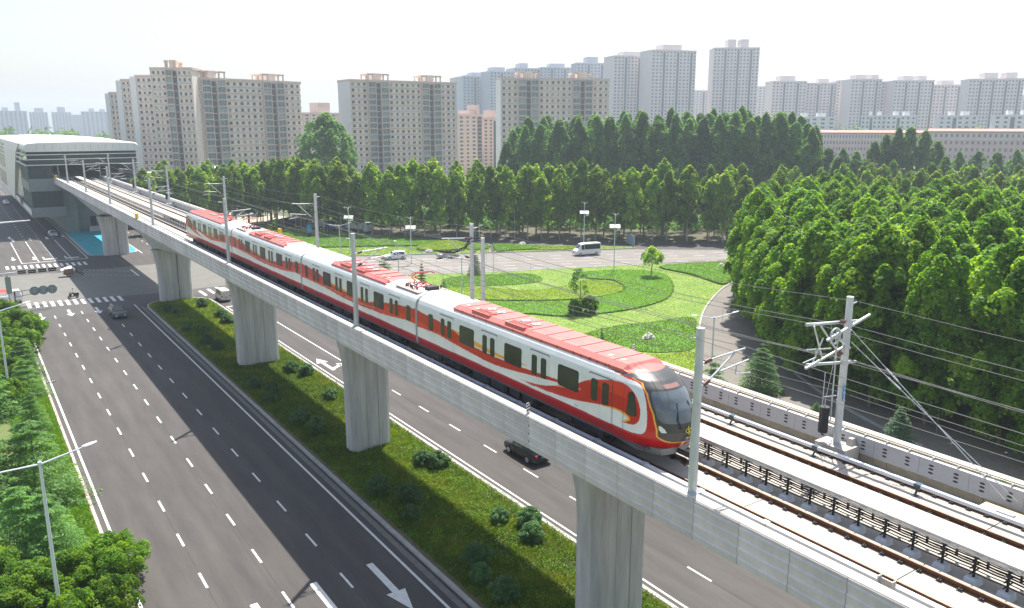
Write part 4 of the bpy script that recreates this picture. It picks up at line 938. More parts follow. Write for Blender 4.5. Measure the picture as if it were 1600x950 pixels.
for k, z in enumerate((17.25, 18.6, 19.75)):
    b = MB(); b.box(.1, 25.6, -.75, -.35, z, z+.2); b.box(-.25, .1, -.75, 60, z, z+.28); stp(b, 'sunshade_fin', M_stw)
mb = MB(); mb.box(.35, 5.6, -.12, .1, 14.0, 17.2); g = stp(mb, 'glass_wall', M_sgl)
for k in range(6): b = MB(); b.box(.35+k*1.04, .39+k*1.04, -.15, -.12, 14.0, 17.2); stp(b, 'mullion', M_slou, g)
b = MB(); [b.box(.35, 5.6, -.15, -.121, 14.0+.8*k, 14.04+.8*k) for k in range(1, 4)]; stp(b, 'transom', M_slou, g)['kind'] = 'stuff'
mb = MB(); mb.box(.30, 7.4, -.3, .5, 10.9, 13.99); stp(mb, 'tiled_band', M_stile)
mb = MB(); mb.box(.5, 7.2, -.1, .2, 6.9, 10.9); g = stp(mb, 'glass_wall', M_sgl)
for k in range(7): b = MB(); b.box(.6+k*1.05, .64+k*1.05, -.14, -.1, 6.9, 10.9); stp(b, 'mullion', M_slou, g)
b = MB(); [b.box(.5, 7.2, -.14, -.101, 6.9+.8*k, 6.94+.8*k) for k in range(1, 5)]; stp(b, 'transom', M_slou, g)['kind'] = 'stuff'
mb = MB(); mb.box(.0, 7.6, -.4, .6, 4.5, 6.89); mb.box(.0, 7.6, .6, 140, 4.5, 4.9); stp(mb, 'lower_band', M_stile)
# left side wall, slanting white wing and glass
mb = MB(); mb.box(.28, .5, .5, 60, 6.9, 17.1); g = stp(mb, 'side_glass', mat('side_glass', (.16,.2,.2), .12, spec=.8, var=.3, vs=.3))
b = MB(); [b.box(.2, .28, .5+k*2.1, .56+k*2.1, 6.9, 17.1) for k in range(12)]; b.box(.18,.28,.5,26,10.8,13.2); stp(b, 'side_mullion', M_stile, g)['kind'] = 'stuff'
mb = MB(); mb.loft([[(-.1,60,5.0),(.6,60,5.0),(.6,95,4.6),(-.1,95,4.6)],[(-.3,40,14),(.6,40,14),(.6,85,14),(-.3,85,14)],[(-.4,24,20),(.6,24,20),(.6,80,20),(-.4,80,20)],[(-.1,14,22.4),(.8,14,22.4),(.8,75,22.4),(-.1,75,22.4)]], smooth=False); stp(mb, 'white_wing', M_stw)
b = MB(); [b.box(-.16, -.1, 27+k*1.6, 28.0+k*1.6, 5.4, 7.2) for k in range(6)]; [b.box(-.16,-.1,26,36,15+k*.5,15.2+k*.5) for k in range(6)]; stp(b, 'wing_vent', M_slou)['kind'] = 'stuff'
mb = MB(); mb.box(.1,.5,60,140,4.9,22); stp(mb, 'side_glass', M_sgl); b = MB(); [b.box(-.1,.1,60,140,z,z+.3) for z in (17.2,18.6,19.75)]; [b.box(-.05,.1,60,140,z,z+1.6) for z in (4.6,11.2)]; stp(b, 'sunshade_fin', M_stw)
mb = MB(); mb.box(.1,.4,-.35,60,4.5,6.2); stp(mb, 'side_band', M_stw)
# ground storey under the overhang, stair tower, door
mb = MB(); mb.box(7.25, 10.3, 1.0, 140, 0, 14); stp(mb, 'corner_column', M_stile)
mb = MB(); mb.box(10.3, 25.0, 3.2, 140, 0, 13.0); stp(mb, 'rear_wall', mat('station_tile_dark', (.22,.25,.24), .6, var=.12, vs=.8))
mb = MB(); mb.box(13.2,14.6,3.12,3.2,1.2,3.8); stp(mb, 'doorway', M_slou)
mb = MB(); mb.loft([[(12.4,.6,.05),(15.4,.6,.05),(15.4,3.1,.05),(12.4,3.1,.05)],[(12.8,1.8,1.2),(15.0,1.8,1.2),(15.0,3.1,1.2),(12.8,3.1,1.2)]], smooth=False); stp(mb, 'door_steps', M_cap)
mb = MB(); mb.box(.5,25,.3,140,13.0,13.4); mb.box(.6,7.1,2,140,7,13); stp(mb, 'floor_slab', M_stile)
mb = MB(); mb.box(6.8,25,40,40.5,13.4,20); mb.box(24.9,25.2,0,40,17,20.6); stp(mb, 'inner_wall', M_slou)
mb = MB(); mb.box(24.6,25.1,1,140,13.3,17.2); stp(mb, 'right_platform_wall', mat('platform_wall', (.4,.43,.43), .4))
for k, x in enumerate((7.0, 16.5, 24.8)): mb = MB(); mb.tube((x,1.4,13.3),(x,1.4,20.6),.14); stp(mb, 'platform_post', M_galvP)
# footbridge link at the right of the station and far curved entrance
P1 = PD(232, 262, 262); t = thing('glass_footbridge', 'white-edged glass footbridge on a V-shaped prop at the right of the station', 'footbridge', (P1[0]-7, P1[1], 0))
mb = MB(); mb.box(-6,9,-2.5,2.5,12.9,13.4); mb.build('roof', M_stw, t); mb = MB(); mb.box(-6,8.5,-2.2,2.2,9.3,12.9); mb.build('glass_wall', mat('bridge_glass', (.18,.24,.26), .15), t); mb = MB(); mb.box(-6,8.6,-2.4,2.4,8.8,9.3); mb.build('deck', M_stw, t)
mb = MB(); mb.tube((3,-2.3,4.6),(.5,-2.3,8.9),.28); mb.tube((3,-2.3,4.6),(6,-2.3,8.9),.28); mb.tube((3,-2.3,0),(3,-2.3,4.6),.4); mb.build('v_prop', M_stw, t)
a0 = PD(322, 262, 285); a1 = PD(342, 300, 285); t = thing('stair_canopy', 'curved white stair canopy rising out of the trees before the apartment block', 'canopy', (a0[0], a0[1], 0))
mb = MB(); dx = Vector((math.cos(YAW), -math.sin(YAW))); rg_ = []
for k in range(9):
    f = k/8; s = -1.5+9.0*f**.8; z = 14.0-f**2.4*11-(.0 if k else .1); c = dx*s; e = Vector((dx.y*-1, dx.x))
    rg_.append([(c.x-e.x*2, c.y-e.y*2, z), (c.x+e.x*2, c.y+e.y*2, z), (c.x+e.x*2, c.y+e.y*2, z+.5), (c.x-e.x*2, c.y-e.y*2, z+.5)])
mb.loft(rg_, smooth=False); mb.build('roof', M_stw, t); mb = MB(); mb.box(-3,3,-1.5,1.5,0,12.5); mb.build('glass_wall', mat('canopy_glass', (.2,.28,.3), .2), t)

# ------------------------------------------------------------ apartment blocks
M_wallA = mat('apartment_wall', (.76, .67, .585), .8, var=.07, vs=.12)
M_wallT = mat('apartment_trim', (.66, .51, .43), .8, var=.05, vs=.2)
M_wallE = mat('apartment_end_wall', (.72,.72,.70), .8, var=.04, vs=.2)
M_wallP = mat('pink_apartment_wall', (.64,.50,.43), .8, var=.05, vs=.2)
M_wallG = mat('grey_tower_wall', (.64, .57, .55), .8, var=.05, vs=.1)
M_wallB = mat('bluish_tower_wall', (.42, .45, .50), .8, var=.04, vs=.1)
M_wallW = mat('white_block_wall', (.66,.67,.66), .8, var=.04, vs=.2)
M_win = mat('window_pane', (.06,.085,.095), .2, spec=.6, var=.3, vs=.4)
M_bal = mat('balcony_glass', (.12,.20,.21), .2, spec=.6, var=.25, vs=.3)
M_stairRec = mat('stair_glass_recess_shade', (.05,.065,.08), .3)  # stair glazing, and the painted dark of recess strips
M_roofR = mat('red_roof_tiles', (.40,.20,.15), .8, var=.1, vs=.3)
BW = {'w':3.2, 'W':3.6, 'b':4.6, 's':2.6, 'n':1.2, 'g':2.4}
def block(name, label, cat, a, b, ytop, depth, floors, pat, wall=M_wallA, trim=M_wallT, endw=None, group=None, frames=True, detail=2, top=None, zbase=0):
    Pa = PD(a[0], 192, a[1]); Pb = PD(b[0], 192, b[1]); zt_ = PD(a[0], ytop, a[1])[2]
    u = Vector((Pb[0]-Pa[0], Pb[1]-Pa[1])); Wd = u.length; u.normalize(); ang = math.atan2(u.y, u.x)
    t = thing(name, label, cat, (Pa[0], Pa[1], zbase), ang, group); Hh = zt_-zbase
    m = MB(); m.box(0, Wd, 0, depth, 0, Hh); m.build('wall', wall, t)
    if endw:
        m = MB(); m.box(-.25 if len(pat) > 4 else -2.6, -.003, -.3, depth, 0, Hh+.3); m.build('end_wall', endw, t)
        if len(pat) > 8: m = MB(); m.box(Wd+.003, Wd+.25, -.3, depth, 0, Hh+.3); m.build('end_wall', endw, t)
    tot = sum(BW[c] for c in pat); k = Wd/tot; fh = Hh/floors; x = 0
    wi, ba, stair_rec, le, pi_, tr = MB(), MB(), MB(), MB(), MB(), MB(); cu, ac, ba2 = MB(), MB(), MB(); towers = []
    for i, c in enumerate(pat):
        w_ = BW[c]*k
        if c in 'wW':
            for f in range(floors):
                z = f*fh
                ww = w_*((.34 if i % 2 else .46) if c == 'w' else .42)
                q_ = random.random(); zt1 = z+fh*(.80 if detail < 2 else random.choice((.78,.80,.83)))
                (cu if q_ < .16 and detail > 1 else wi).box(x+w_*.5-ww/2, x+w_*.5+ww/2, -.06, .01, z+fh*.34, zt1)
                if detail > 1 and random.random() < .4: ax_ = x+w_*random.uniform(.1,.75); ac.box(ax_, ax_+.8, -.5, -.15, z+fh*.205, z+fh*.205+.6)
                if detail > 1: le.box(x+w_*.04, x+w_*.96, -.55, -.002, z+fh*.06, z+fh*.20)
        elif c == 'b':
            for f in range(floors):
                z = f*fh; (ba2 if random.random() < .22 else ba).box(x+w_*.12, x+w_*.88, -.75, -.01, z+fh*.22, z+fh*.86)
                if detail > 1: tr.box(x+w_*.49, x+w_*.51, -.80, -.752, z+fh*.22, z+fh*.86)
                if detail > 1: tr.box(x+w_*.08, x+w_*.92, -.85, -.0, z+fh*.0+.02, z+fh*.20)
            if detail > 1: pi_.box(x+.02, x+w_*.08, -.9, -.001, 0, Hh+.2); pi_.box(x+w_*.92, x+w_-.02, -.9, -.001, 0, Hh+.2)
            towers.append((x, x+w_))
        elif c == 's':
            stair_rec.box(x+w_*.1, x+w_*.9, -.25, -.01, 1, Hh-.5)
            for f in range(1, floors, 1): tr.box(x+w_*.12, x+w_*.88, -.33, -.255, f*fh-.12, f*fh+.15)
            towers.append((x, x+w_))
        elif c == 'g': stair_rec.box(x+w_*.1, x+w_*.9, -.12, -.01, 1, Hh-1)  # no stair here: dark strip painted for the shade of a vertical recess
        x += w_
    for mb_, nm, mm in ((wi,'window',M_win),(ba,'balcony_window',M_bal),(stair_rec,'stair_window_recess_shade',M_stairRec),(cu,'curtained_window',mat('curtained_pane', (.34,.33,.30), .4, var=.2, vs=.3)),(ac,'air_conditioner',M_wallW),(ba2,'balcony_window',mat('balcony_glass_pale', (.26,.34,.33), .3, var=.2, vs=.3)),(le,'ledge',trim if detail < 2 else M_wallT),(tr,'balcony_slab',trim),(pi_,'pilaster',trim)):
        if mb_.f: mb_.build(nm, mm, t)['kind'] = 'stuff'
    m = MB(); m.box(-.35, Wd+.35, -.45, 0.0, Hh-.02, Hh+.9); m.box(-.35,Wd+.35,depth,depth+.3,Hh-.02,Hh+.9); m.box(-.35,-.001,0,depth,Hh+.01,Hh+.9); m.box(Wd+.001,Wd+.35,0,depth,Hh+.01,Hh+.9); m.build('roof_parapet', trim, t)
    # group runs of b/s bays into roof towers
    runs = []
    for (p, q) in towers:
        if runs and abs(runs[-1][1]-p) < .1: runs[-1][1] = q
        else: runs.append([p, q])
    for (p, q) in runs:
        if q-p < 2: continue
        c = (p+q)/2; hw = (q-p)/2; m = MB(); th = 2.9 if frames else 5.0
        m.box(c-hw*.42, c+hw*.42, 1.0, depth*.7, Hh+.01, Hh+th+.8); m.build('lift_tower', wall, t)
        if frames:
            m = MB()
            for (s0, s1) in ((p, c-hw*.45), (c+hw*.45, q)):
                for yy in (-.6, depth*.5):
                    m.box(s0, s0+.5, yy, yy+.5, Hh+.9, Hh+th); m.box(s1-.5, s1, yy, yy+.5, Hh+.9, Hh+th); m.box(s0-.2, s1+.2, yy-.1, yy+.6, Hh+th, Hh+th+.6)
                m.box(s0-.2, s0+.4, -.1, depth*.5, Hh+th+.001, Hh+th+.55); m.box(s1-.4, s1+.2, -.1, depth*.5, Hh+th+.001, Hh+th+.55)
            m.build('roof_frame', trim, t)['kind'] = 'stuff'
    if top:
        for (f0, f1, hh) in top: m = MB(); m.box(Wd*f0, Wd*f1, depth*.2, depth*.8, Hh+.01, Hh+hh); m.build('roof_house', wall, t)
    return t
gA = 'beige apartment blocks of the near estate'
P3 = 'wwwbsbwwwwwwbsbwww'
block('apartment_block','widest beige apartment block, its facade right of the station roof ending at the round tree','apartment block',(308,351),(472,378),124,14,17,'wbsbwwwwwwbsbwww', group=gA)
block('apartment_block','tallest beige apartment section with a stair strip, nearest end of the stepped terrace','apartment block',(243,350),(306,345),109,14,18,'wwwbswww', endw=M_wallE, group=gA)
block('apartment_block','stepped beige apartment section showing its pale end wall, second from the tallest','apartment block',(219,372),(243,368),121,13,18,'www', endw=M_wallE, group=gA, frames=False)
block('apartment_block','stepped beige apartment section with pale end wall, third from the tallest','apartment block',(196,392),(216,388),127,13,18,'www', endw=M_wallE, group=gA, frames=False)
block('apartment_block','lowest and farthest stepped apartment section behind the station roof','apartment block',(176,415),(194,410),147,13,17,'www', endw=M_wallE, group=gA, frames=False)
block('apartment_block','free-standing beige apartment block in the middle with open sky on its left','apartment block',(549,362),(713,385),127,13,18,P3, endw=M_wallE, group=gA)
block('apartment_block','beige apartment block rising behind the dark poplars right of centre','apartment block',(783,392),(950,405),124,13,17,P3, endw=M_wallE, group=gA)
block('apartment_block','pinkish apartment block between the two beige ones, without roof frames','apartment block',(716,440),(753,450),181,14,15,'wwws', wall=M_wallP, trim=M_wallP, frames=False, detail=1, top=[(.55,.95,3)])
block('apartment_block','pinkish apartment block partly behind the right beige block and its poplars','apartment block',(755,460),(800,470),186,14,15,'wwgwww', wall=M_wallP, trim=M_wallP, frames=False, detail=1, top=[(.35,.7,5)])
block('apartment_block','low brownish block with roof masts seen above the round tree','apartment block',(475,520),(536,540),178,14,17,'wwwwww', wall=M_wallP, trim=M_wallT, frames=False, detail=1, top=[(.45,.75,7)])
# hazy towers beyond
gT = 'hazy towers on the skyline'
T = [((712,900),(742,905),122,'left end of the hazy towers, beside the middle beige block',[(.6,.9,4)]),((724,870),(766,880),120,'hazy tower just right of the middle beige block',[(.4,.8,5)]),((766,850),(803,860),112,'hazy tower left above the right beige block',[(.2,.7,5)]),((803,880),(843,890),107,'hazy tower behind the left roof frame of the right beige block',[(.3,.6,6)]),((843,890),(900,900),106,'hazy tower behind the middle of the right beige block',[(.3,.7,5)]),((900,860),(957,870),99,'hazy tower behind the right roof frame of the right beige block',[(.3,.6,7)]),
     ((957,800),(1014,815),88,'broad stepped tower left of the tallest pair',[(.3,.98,5)]),((1015,780),(1083,800),79,'broad tall tower with vertical dark strips, right of the stepped one',[(.3,.72,6)]),((1110,800),(1180,808),76,'tallest slim tower standing alone with two roof turrets',[(.32,.5,8.5),(.6,.78,8.5)]),((1080,1050),(1110,1060),142,'low hazy block left of the lone slim tower',None),((1176,1020),(1204,1030),136,'low hazy block right of the lone slim tower',None),
     ((1203,880),(1256,890),128,'first tower of the right skyline with a stepped roof',[(.25,.7,6)]),((1256,900),(1303,905),131,'second tower of the right skyline',[(.4,.75,5)]),((1303,900),(1335,905),127,'third tower of the right skyline',None),((1325,860),(1372,870),125,'fourth tower of the right skyline, slightly taller, with turrets',[(.2,.55,5),(.7,.95,5)]),((1372,880),(1412,885),129,'fifth tower of the right skyline',None),((1392,860),(1453,872),127,'sixth tower of the right skyline with two turrets',[(.25,.5,5),(.65,.85,5)]),((1453,900),(1500,908),134,'seventh tower of the right skyline with a sloping step',[(.3,.7,5)]),((1507,830),(1592,842),125,'wide eighth tower of the right skyline near the frame edge',[(.3,.55,6),(.7,.9,6)]),((1588,1100),(1640,1100),150,'faint tower cut by the right frame edge',None)]
for a, b, yt, lab, tp in T:
    wpx = b[0]-a[0]; nb = max(3, int(wpx/5)); pat = ''.join('g' if i % 4 == 3 else ('W' if i % 2 else 'w') for i in range(nb)); Hh = PD(a[0], yt, a[1])[2]
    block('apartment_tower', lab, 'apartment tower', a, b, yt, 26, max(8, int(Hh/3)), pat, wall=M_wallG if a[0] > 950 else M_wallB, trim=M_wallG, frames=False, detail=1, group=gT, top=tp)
for i, (a, b, yt) in enumerate((((1230,720),(1306,725),184),((1345,720),(1384,720),182),((1384,716),(1431,720),182),((1466,720),(1527,725),182),((1552,720),(1625,725),181))):
    block('white_apartment_block', ['white six-storey block above the right end of the dark poplars','white six-storey block left of the pair behind the dark clump','white six-storey block right of the pair behind the dark clump','white six-storey block below the seventh tower','white six-storey block cut by the right frame edge'][i], 'apartment block', a, b, yt, 14, 10, 'WWgWWW', wall=M_wallW, trim=M_wallW, frames=False, detail=1, group='white mid-rise blocks', top=[(.3,.42,4),(.62,.8,4)])
for i, (a, b, yt) in enumerate((((1284,600),(1452,610),209),((1452,590),(1760,600),207))):
    t = block('long_market_building', ['long low pinkish building with pale red roof left of the dark clump','long low pinkish building with pale red roof running to the right frame edge'][i], 'building', a, b, yt, 18, 5, 'W'*34, wall=mat('pink_wall', (.50,.36,.34), .8, var=.06, vs=.2), trim=M_roofR, frames=False, detail=1)
    Wd = (Vector(PD(b[0],192,b[1])[:2])-Vector(PD(a[0],192,a[1])[:2])).length; Hh = PD(a[0], yt, a[1])[2]
    m = MB(); m.prism([(-1,Hh+.9),(8,Hh+2.4),(19,Hh+.9)], 0, Wd, 'x'); m.build('roof', M_roofR, t); m = MB(); m.box(0,Wd,-.05,-.001,Hh*.80,Hh); m.build('pale_upper_wall', mat('pale_pink_wall', (.50,.44,.42), .8, var=.05, vs=.2), t)
for i, (a, b, yt, tp) in enumerate((((1,1500),(44,1510),174,[(.2,.35,6),(.68,.8,14)]),((47,1700),(76,1700),176,[(.3,.8,8)]),((82,1700),(113,1700),176,[(.3,.7,10)]),((112,1750),(128,1750),180,None),((128,1600),(170,1600),175,[(.3,.5,6),(.7,.9,5)]))):
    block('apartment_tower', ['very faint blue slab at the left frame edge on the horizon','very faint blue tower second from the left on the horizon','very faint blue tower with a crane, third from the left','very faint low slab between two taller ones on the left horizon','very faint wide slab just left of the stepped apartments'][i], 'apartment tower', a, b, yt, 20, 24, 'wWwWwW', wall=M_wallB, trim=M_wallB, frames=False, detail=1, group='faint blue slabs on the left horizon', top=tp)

# ------------------------------------------------------------ trees
TRK = [trunk_mesh(17, .2, 'trunk', 5), trunk_mesh(17, .17, 'trunk', 4), trunk_mesh(17, .22, 'trunk', 6)]
TRKL = [trunk_mesh(17, .16, 'trunk', 5, mat('pale_bark', (.36,.33,.27), .9, var=.2, vs=4))]
PF = [plane_crown(17, 2.8, 62, 90, .30, LM_plane, 'crown', .24, .34, (.75,.75,1.25)) for _ in range(5)]
PN = [plane_crown(17, 4.0, 185, 160, .20, LM_near, 'crown', .12, .36, (.80,.80,1.15)) for _ in range(5)]
PO = [plane_crown(30, 4.6, 85, 110, .42, LM_poplar, 'crown', .1, .4, (1.1,1.1,2.8)) for _ in range(3)]
WIL = plane_crown(30, 9.8, 230, 120, .45, LM_poplar, 'crown', .05, .45, (1.6,1.6,2.6))
def along(pts, step, jit=.5, off=0.):
    pts = [Vector(p[:2]) for p in pts]; out = []; carry = 0
    for a, b in zip(pts, pts[1:]):
        L = (b-a).length; d = (b-a)/L; n = Vector((-d.y, d.x)); t = carry
        while t < L: out.append((a+d*(t+random.uniform(-jit, jit))+n*(off+random.uniform(-jit, jit)))); t += step
        carry = t-L
    return out
def near2(p):
    d = (p[0]*math.sin(YAW)+p[1]*math.cos(YAW)); l = (p[0]*math.cos(YAW)-p[1]*math.sin(YAW)); x = 800+FPX*l/max(1, d)
    for lim, nm in ((470,'above the lone round bush'),(520,'behind the blue truck'),(580,'behind the white cab truck'),(640,'above the white estate car'),(700,'left of the small round tree'),(740,'behind the small round tree'),(820,'above the green strip rock'),(890,'left of the minibus'),(945,'behind the minibus'),(990,'by the tilted blue hoarding'),(1060,'above the tufted park tree'),(9999,'at its right end')):
        if x < lim: return nm
nd = 0
far_line = [W(*p) for p in [(405,348),(450,355),(500,366),(640,370),(800,373),(1000,377.5),(1165,380)]]
lblr = ['front-row grove tree with pale trunk','second-row tree of the far grove','tree deep in the far grove']
for r, off in enumerate((.6, 6.0, 12.5)):
    for p in along(far_line, (4.3, 5.2, 6.0)[r], .7, off):
        tree('plane_tree', lblr[r]+', '+near2(p), 'tree', PF[nd % 5], TRKL[0] if r == 0 else TRK[nd % 3], p, random.uniform(.88, 1.12), group=['front row of the far grove','second row of the far grove','third row of the far grove'][r]); nd += 1
for r, D in enumerate((225, 240, 262)):
    for i in range(11):
        x = 205+i*19+random.uniform(-6, 6)+r*7; p = PD(x, 192, D+random.uniform(-5, 5)); tree('plane_tree', ['bushy tree in the near row right of the station','bushy tree in the middle row right of the station','bushy tree in the back row right of the station'][r]+(', by the glass footbridge' if x < 265 else (', before the stair canopy' if x < 330 else ', toward the lone round bush')), 'tree', PF[nd % 5], TRK[nd % 3], (p[0], p[1], 0), random.uniform(.8, 1.0), group='trees right of the station'); nd += 1
front = [(71,-14),(71,10),(70.8,31),(71.5,42),(76.5,57),(93,75),(109,88),(124,95),(138,96)]
NL = 'large plane tree at the edge of the dense plantation beside the slip road'
def near_name(p, base, table):
    d = (p[0]*math.sin(YAW)+p[1]*math.cos(YAW)); l = (p[0]*math.cos(YAW)-p[1]*math.sin(YAW)); x = 800+FPX*l/max(1, d)
    for lim, nm in table:
        if x < lim: return base+nm
    return base+table[-1][1]
k = 0
for r in range(7):
    off = -(.8+r*6.0)
    for p in along(front, 5.6, .8, off):
        if p.y > -.39*(p.x-132)+99 or p.y < p.x/2.75-4 or p.x > 210: continue
        tree('plane_tree', near_name(p, ['plane tree at the plantation edge, ','plane tree in the second plantation row, ','plane tree inside the dense plantation, '][min(r, 2)], ((1190,'at the outermost left corner by the slip road'),(1240,'behind the light green conifer'),(1300,'left of the blue-plated mast'),(1345,'right behind the blue-plated mast'),(1400,'just right of the blue-plated mast'),(1460,'above the bluish drooping conifer'),(1530,'over the green graffiti wall stretch'),(9999,'at the right frame edge'))), 'tree', PN[k % 5], TRK[k % 3], p, random.uniform(.86, 1.08), group=['plantation edge by the slip road','second row of the plantation','inner plantation trees'][min(r, 2)], scz=random.uniform(.9, 1.08)); k += 1
for (x0, x1, D, n) in ((1225,1640,205,13),(1230,1640,222,12),(1250,1640,240,12),(1235,1640,262,11)):
    for i in range(n):
        x = x0+(x1-x0)*i/(n-1)+random.uniform(-9, 9); p = PD(x, 192, D+random.uniform(-5, 5)); tree('plane_tree', 'green tree of the far right wood beyond the street', 'tree', PF[nd % 5], TRK[nd % 3], (p[0], p[1], 0), random.uniform(.82, 1.0), group='far right wood'); nd += 1
# floor and undergrowth of the grove
gl = [Vector(p[:2]) for p in far_line]; gn = Vector((gl[-1]-gl[0])).normalized(); gn = Vector((-gn.y, gn.x))
poly_sheet('grove_floor', [tuple(p) for p in gl]+[tuple(p+gn*60) for p in gl[::-1]], .03, mat('grove_soil', (.055,.06,.03), .95, col2=(.12,.10,.06), vs=.3))
ul = []
for k_ in range(420):
    f_ = RNG.random()*(len(gl)-1); i_ = int(f_); q_ = gl[i_].lerp(gl[i_+1], f_-i_)+gn*(15+22*RNG.random()); hh = 2+2.2*RNG.random(); ul.append(((q_.x, q_.y, hh*.5), (2.2, 2.2, hh*.55), .1+.5*RNG.random()))
ug = link('undergrowth', leafquads(*clump_cloud(ul, 60, .5), LM_poplar, 'undergrowth')); ug['kind'] = 'stuff'
# dark poplars behind
tx = [785,810,830,900,1000,1100,1200,1250,1290]; ty = [214,196,190,183,178,176,178,184,210]
for r, D in enumerate((262, 275, 290)):
    x = 792+r*9
    while x < 1282:
        yy = np.interp(x, tx, ty)+random.uniform(-3, 5)+(0 if r else 4); p = PD(x, yy, D); tree('poplar_tree', ['dark front poplar of the tall wood, ','dark poplar deep in the tall wood, '][min(r, 1)]+('at its rounded left end' if x < 830 else 'below the right beige block' if x < 905 else 'at the right edge of the beige block' if x < 960 else 'below the broad stepped tower' if x < 1015 else 'below the broad tall tower' if x < 1085 else 'left of the lone slim tower' if x < 1112 else 'below the lone slim tower' if x < 1182 else 'near its right end' if x < 1240 else 'at its right end'), 'tree', PO[nd % 3], TRK[0], (p[0], p[1], 0), p[2]/30*random.uniform(.95, 1.03), group=['front poplars of the tall wood','inner poplars of the tall wood'][min(r, 1)]); x += random.uniform(20, 30); nd += 1
p = PD(508, 181, 285); tree('willow_tree', 'huge round dark green tree between the two beige apartment blocks on the left', 'tree', WIL, TRK[0], (p[0], p[1], 0), p[2]/30)
for x, y in ((1368,222),(1385,212),(1405,204),(1425,200),(1446,206),(1466,222)):
    p = PD(x, y, 300); tree('poplar_tree', 'dark poplar of the separate clump before the long pink building', 'tree', PO[x % 3], TRK[0], (p[0], p[1], 0), p[2]/30, group='dark clump on the right')
for i, (x, y, D) in enumerate(((1296,232,290),(1318,236,285),(1340,238,280),(1312,246,250),(1500,240,300),(1530,238,310),(1560,239,300),(1590,238,300),(1480,246,270))):
    p = PD(x, y, D); tree('broadleaf_tree', 'rounded mid-green tree low before the long pink building', 'tree', PO[i % 3], TRK[0], (p[0], p[1], 0), p[2]/30*1.25, group='low round trees before the pink building', scz=p[2]/30)
cl = []
for i in range(520):
    x = -60+1700*RNG.random(); D = 640+200*RNG.random(); p = PD(x, 192, D); hh = 14+9*RNG.random()+3*math.sin(x*.03)
    cl.append(((p[0], p[1], hh*.5), (7, 7, hh*.55), .2+.5*RNG.random()))
fw = link('far_wood', leafquads(*clump_cloud(cl, 60, 1.6), LM_poplar, 'far_wood')); fw['kind'] = 'stuff'

# ------------------------------------------------------------ left verge planting
CED = [cedar_crown(7, 3.2, 'crown', 9, 150, .115), cedar_crown(7, 3.4, 'crown', 8, 160, .115), cedar_crown(7, 2.7, 'crown', 10, 120, .12)]
LM_cedB = leafmat('blue_cedar_needles', [(.06,.11,.06), (.09,.17,.09), (.14,.23,.13)], .3)
CEDB = cedar_crown(7, 2.2, 'crown', 13, 40, .16, LM_cedB)
TK7 = trunk_mesh(7.5, .12, 'trunk', 0)
for i, (x, y, H, sw, lab) in enumerate(((62,757,5.6,1.0,'nearest weeping cedar with pale tips behind the big lamp pole'),(36,636,7.6,1.0,'tall dark layered cedar above the left arm of the near lamp'),(44,604,4.4,.9,'small bluish cedar just behind the tall layered one'),(20,742,6.4,.9,'cedar at the left edge beside the nearest one'),(34,553,4.6,1.05,'cedar beside the second lamp pole'),(30,520,5.0,1.1,'cedar near the crossing, beyond the second lamp'),(-30,650,7.6,1,'cedar cut by the left frame edge'),(-25,560,6,1,'farther cedar cut by the left frame edge'))):
    p = W(x, y, H); t = tree('cedar_tree', lab, 'tree', CED[i % 3], TK7, p[:2], H/7*sw, scz=H/7)
BU = [plane_crown(3.4, 2.1, 130, 170, .07, LM_bush, 'crown', .08, .45, (.36,.36,.4)) for _ in range(2)]
BU2 = plane_crown(2.6, 1.8, 90, 150, .07, LM_bush, 'crown', .06, .42, (.34,.34,.4))
TK3 = trunk_mesh(3, .07, 'trunk', 3)
for i, (x, y, H, s, lab) in enumerate(((168,840,3.3,1.0,'rounded glossy bush leaning over the kerb at the bottom left'),(100,868,3.2,1.05,'dark rounded bush behind the foot of the near lamp pole'),(40,885,3.2,1.1,'broad dark bush at the bottom left corner'),(170,905,2.6,.85,'lower front lobe of bushes over the kerb at the bottom edge'),(110,930,2.7,.9,'low bush at the bottom edge beside the lamp pole'),(-10,930,3,1.1,'bush cut by the bottom left corner'),(-40,860,3.4,1.1,'bush outside the left edge near the corner'),(12,595,3.2,.9,'yellow-green bush between the cedars at the left edge'),(45,492,3.4,.9,'leafy bush at the corner of the zebra crossing'),(22,486,4.2,1.0,'taller leafy bush left of the crossing corner'),(40,515,3,.9,'leafy bush along the verge near the road arrow'),(5,530,4,1.1,'leafy bush at the left frame edge near the signals'),(5,470,3.6,.9,'leafy bush below the red canopied truck'),(14,560,3,1,'leafy bush by the second lamp pole'),(-20,500,4,1.1,'bush beyond the left frame edge'))):
    p = W(x, y, H*.97); tree('broadleaf_bush', lab, 'bush', (BU[i % 2] if H > 2.9 else BU2), TK3, p[:2], H/3.4*s if H > 2.9 else H/2.6*s, scz=(H/3.4 if H > 2.9 else H/2.6))

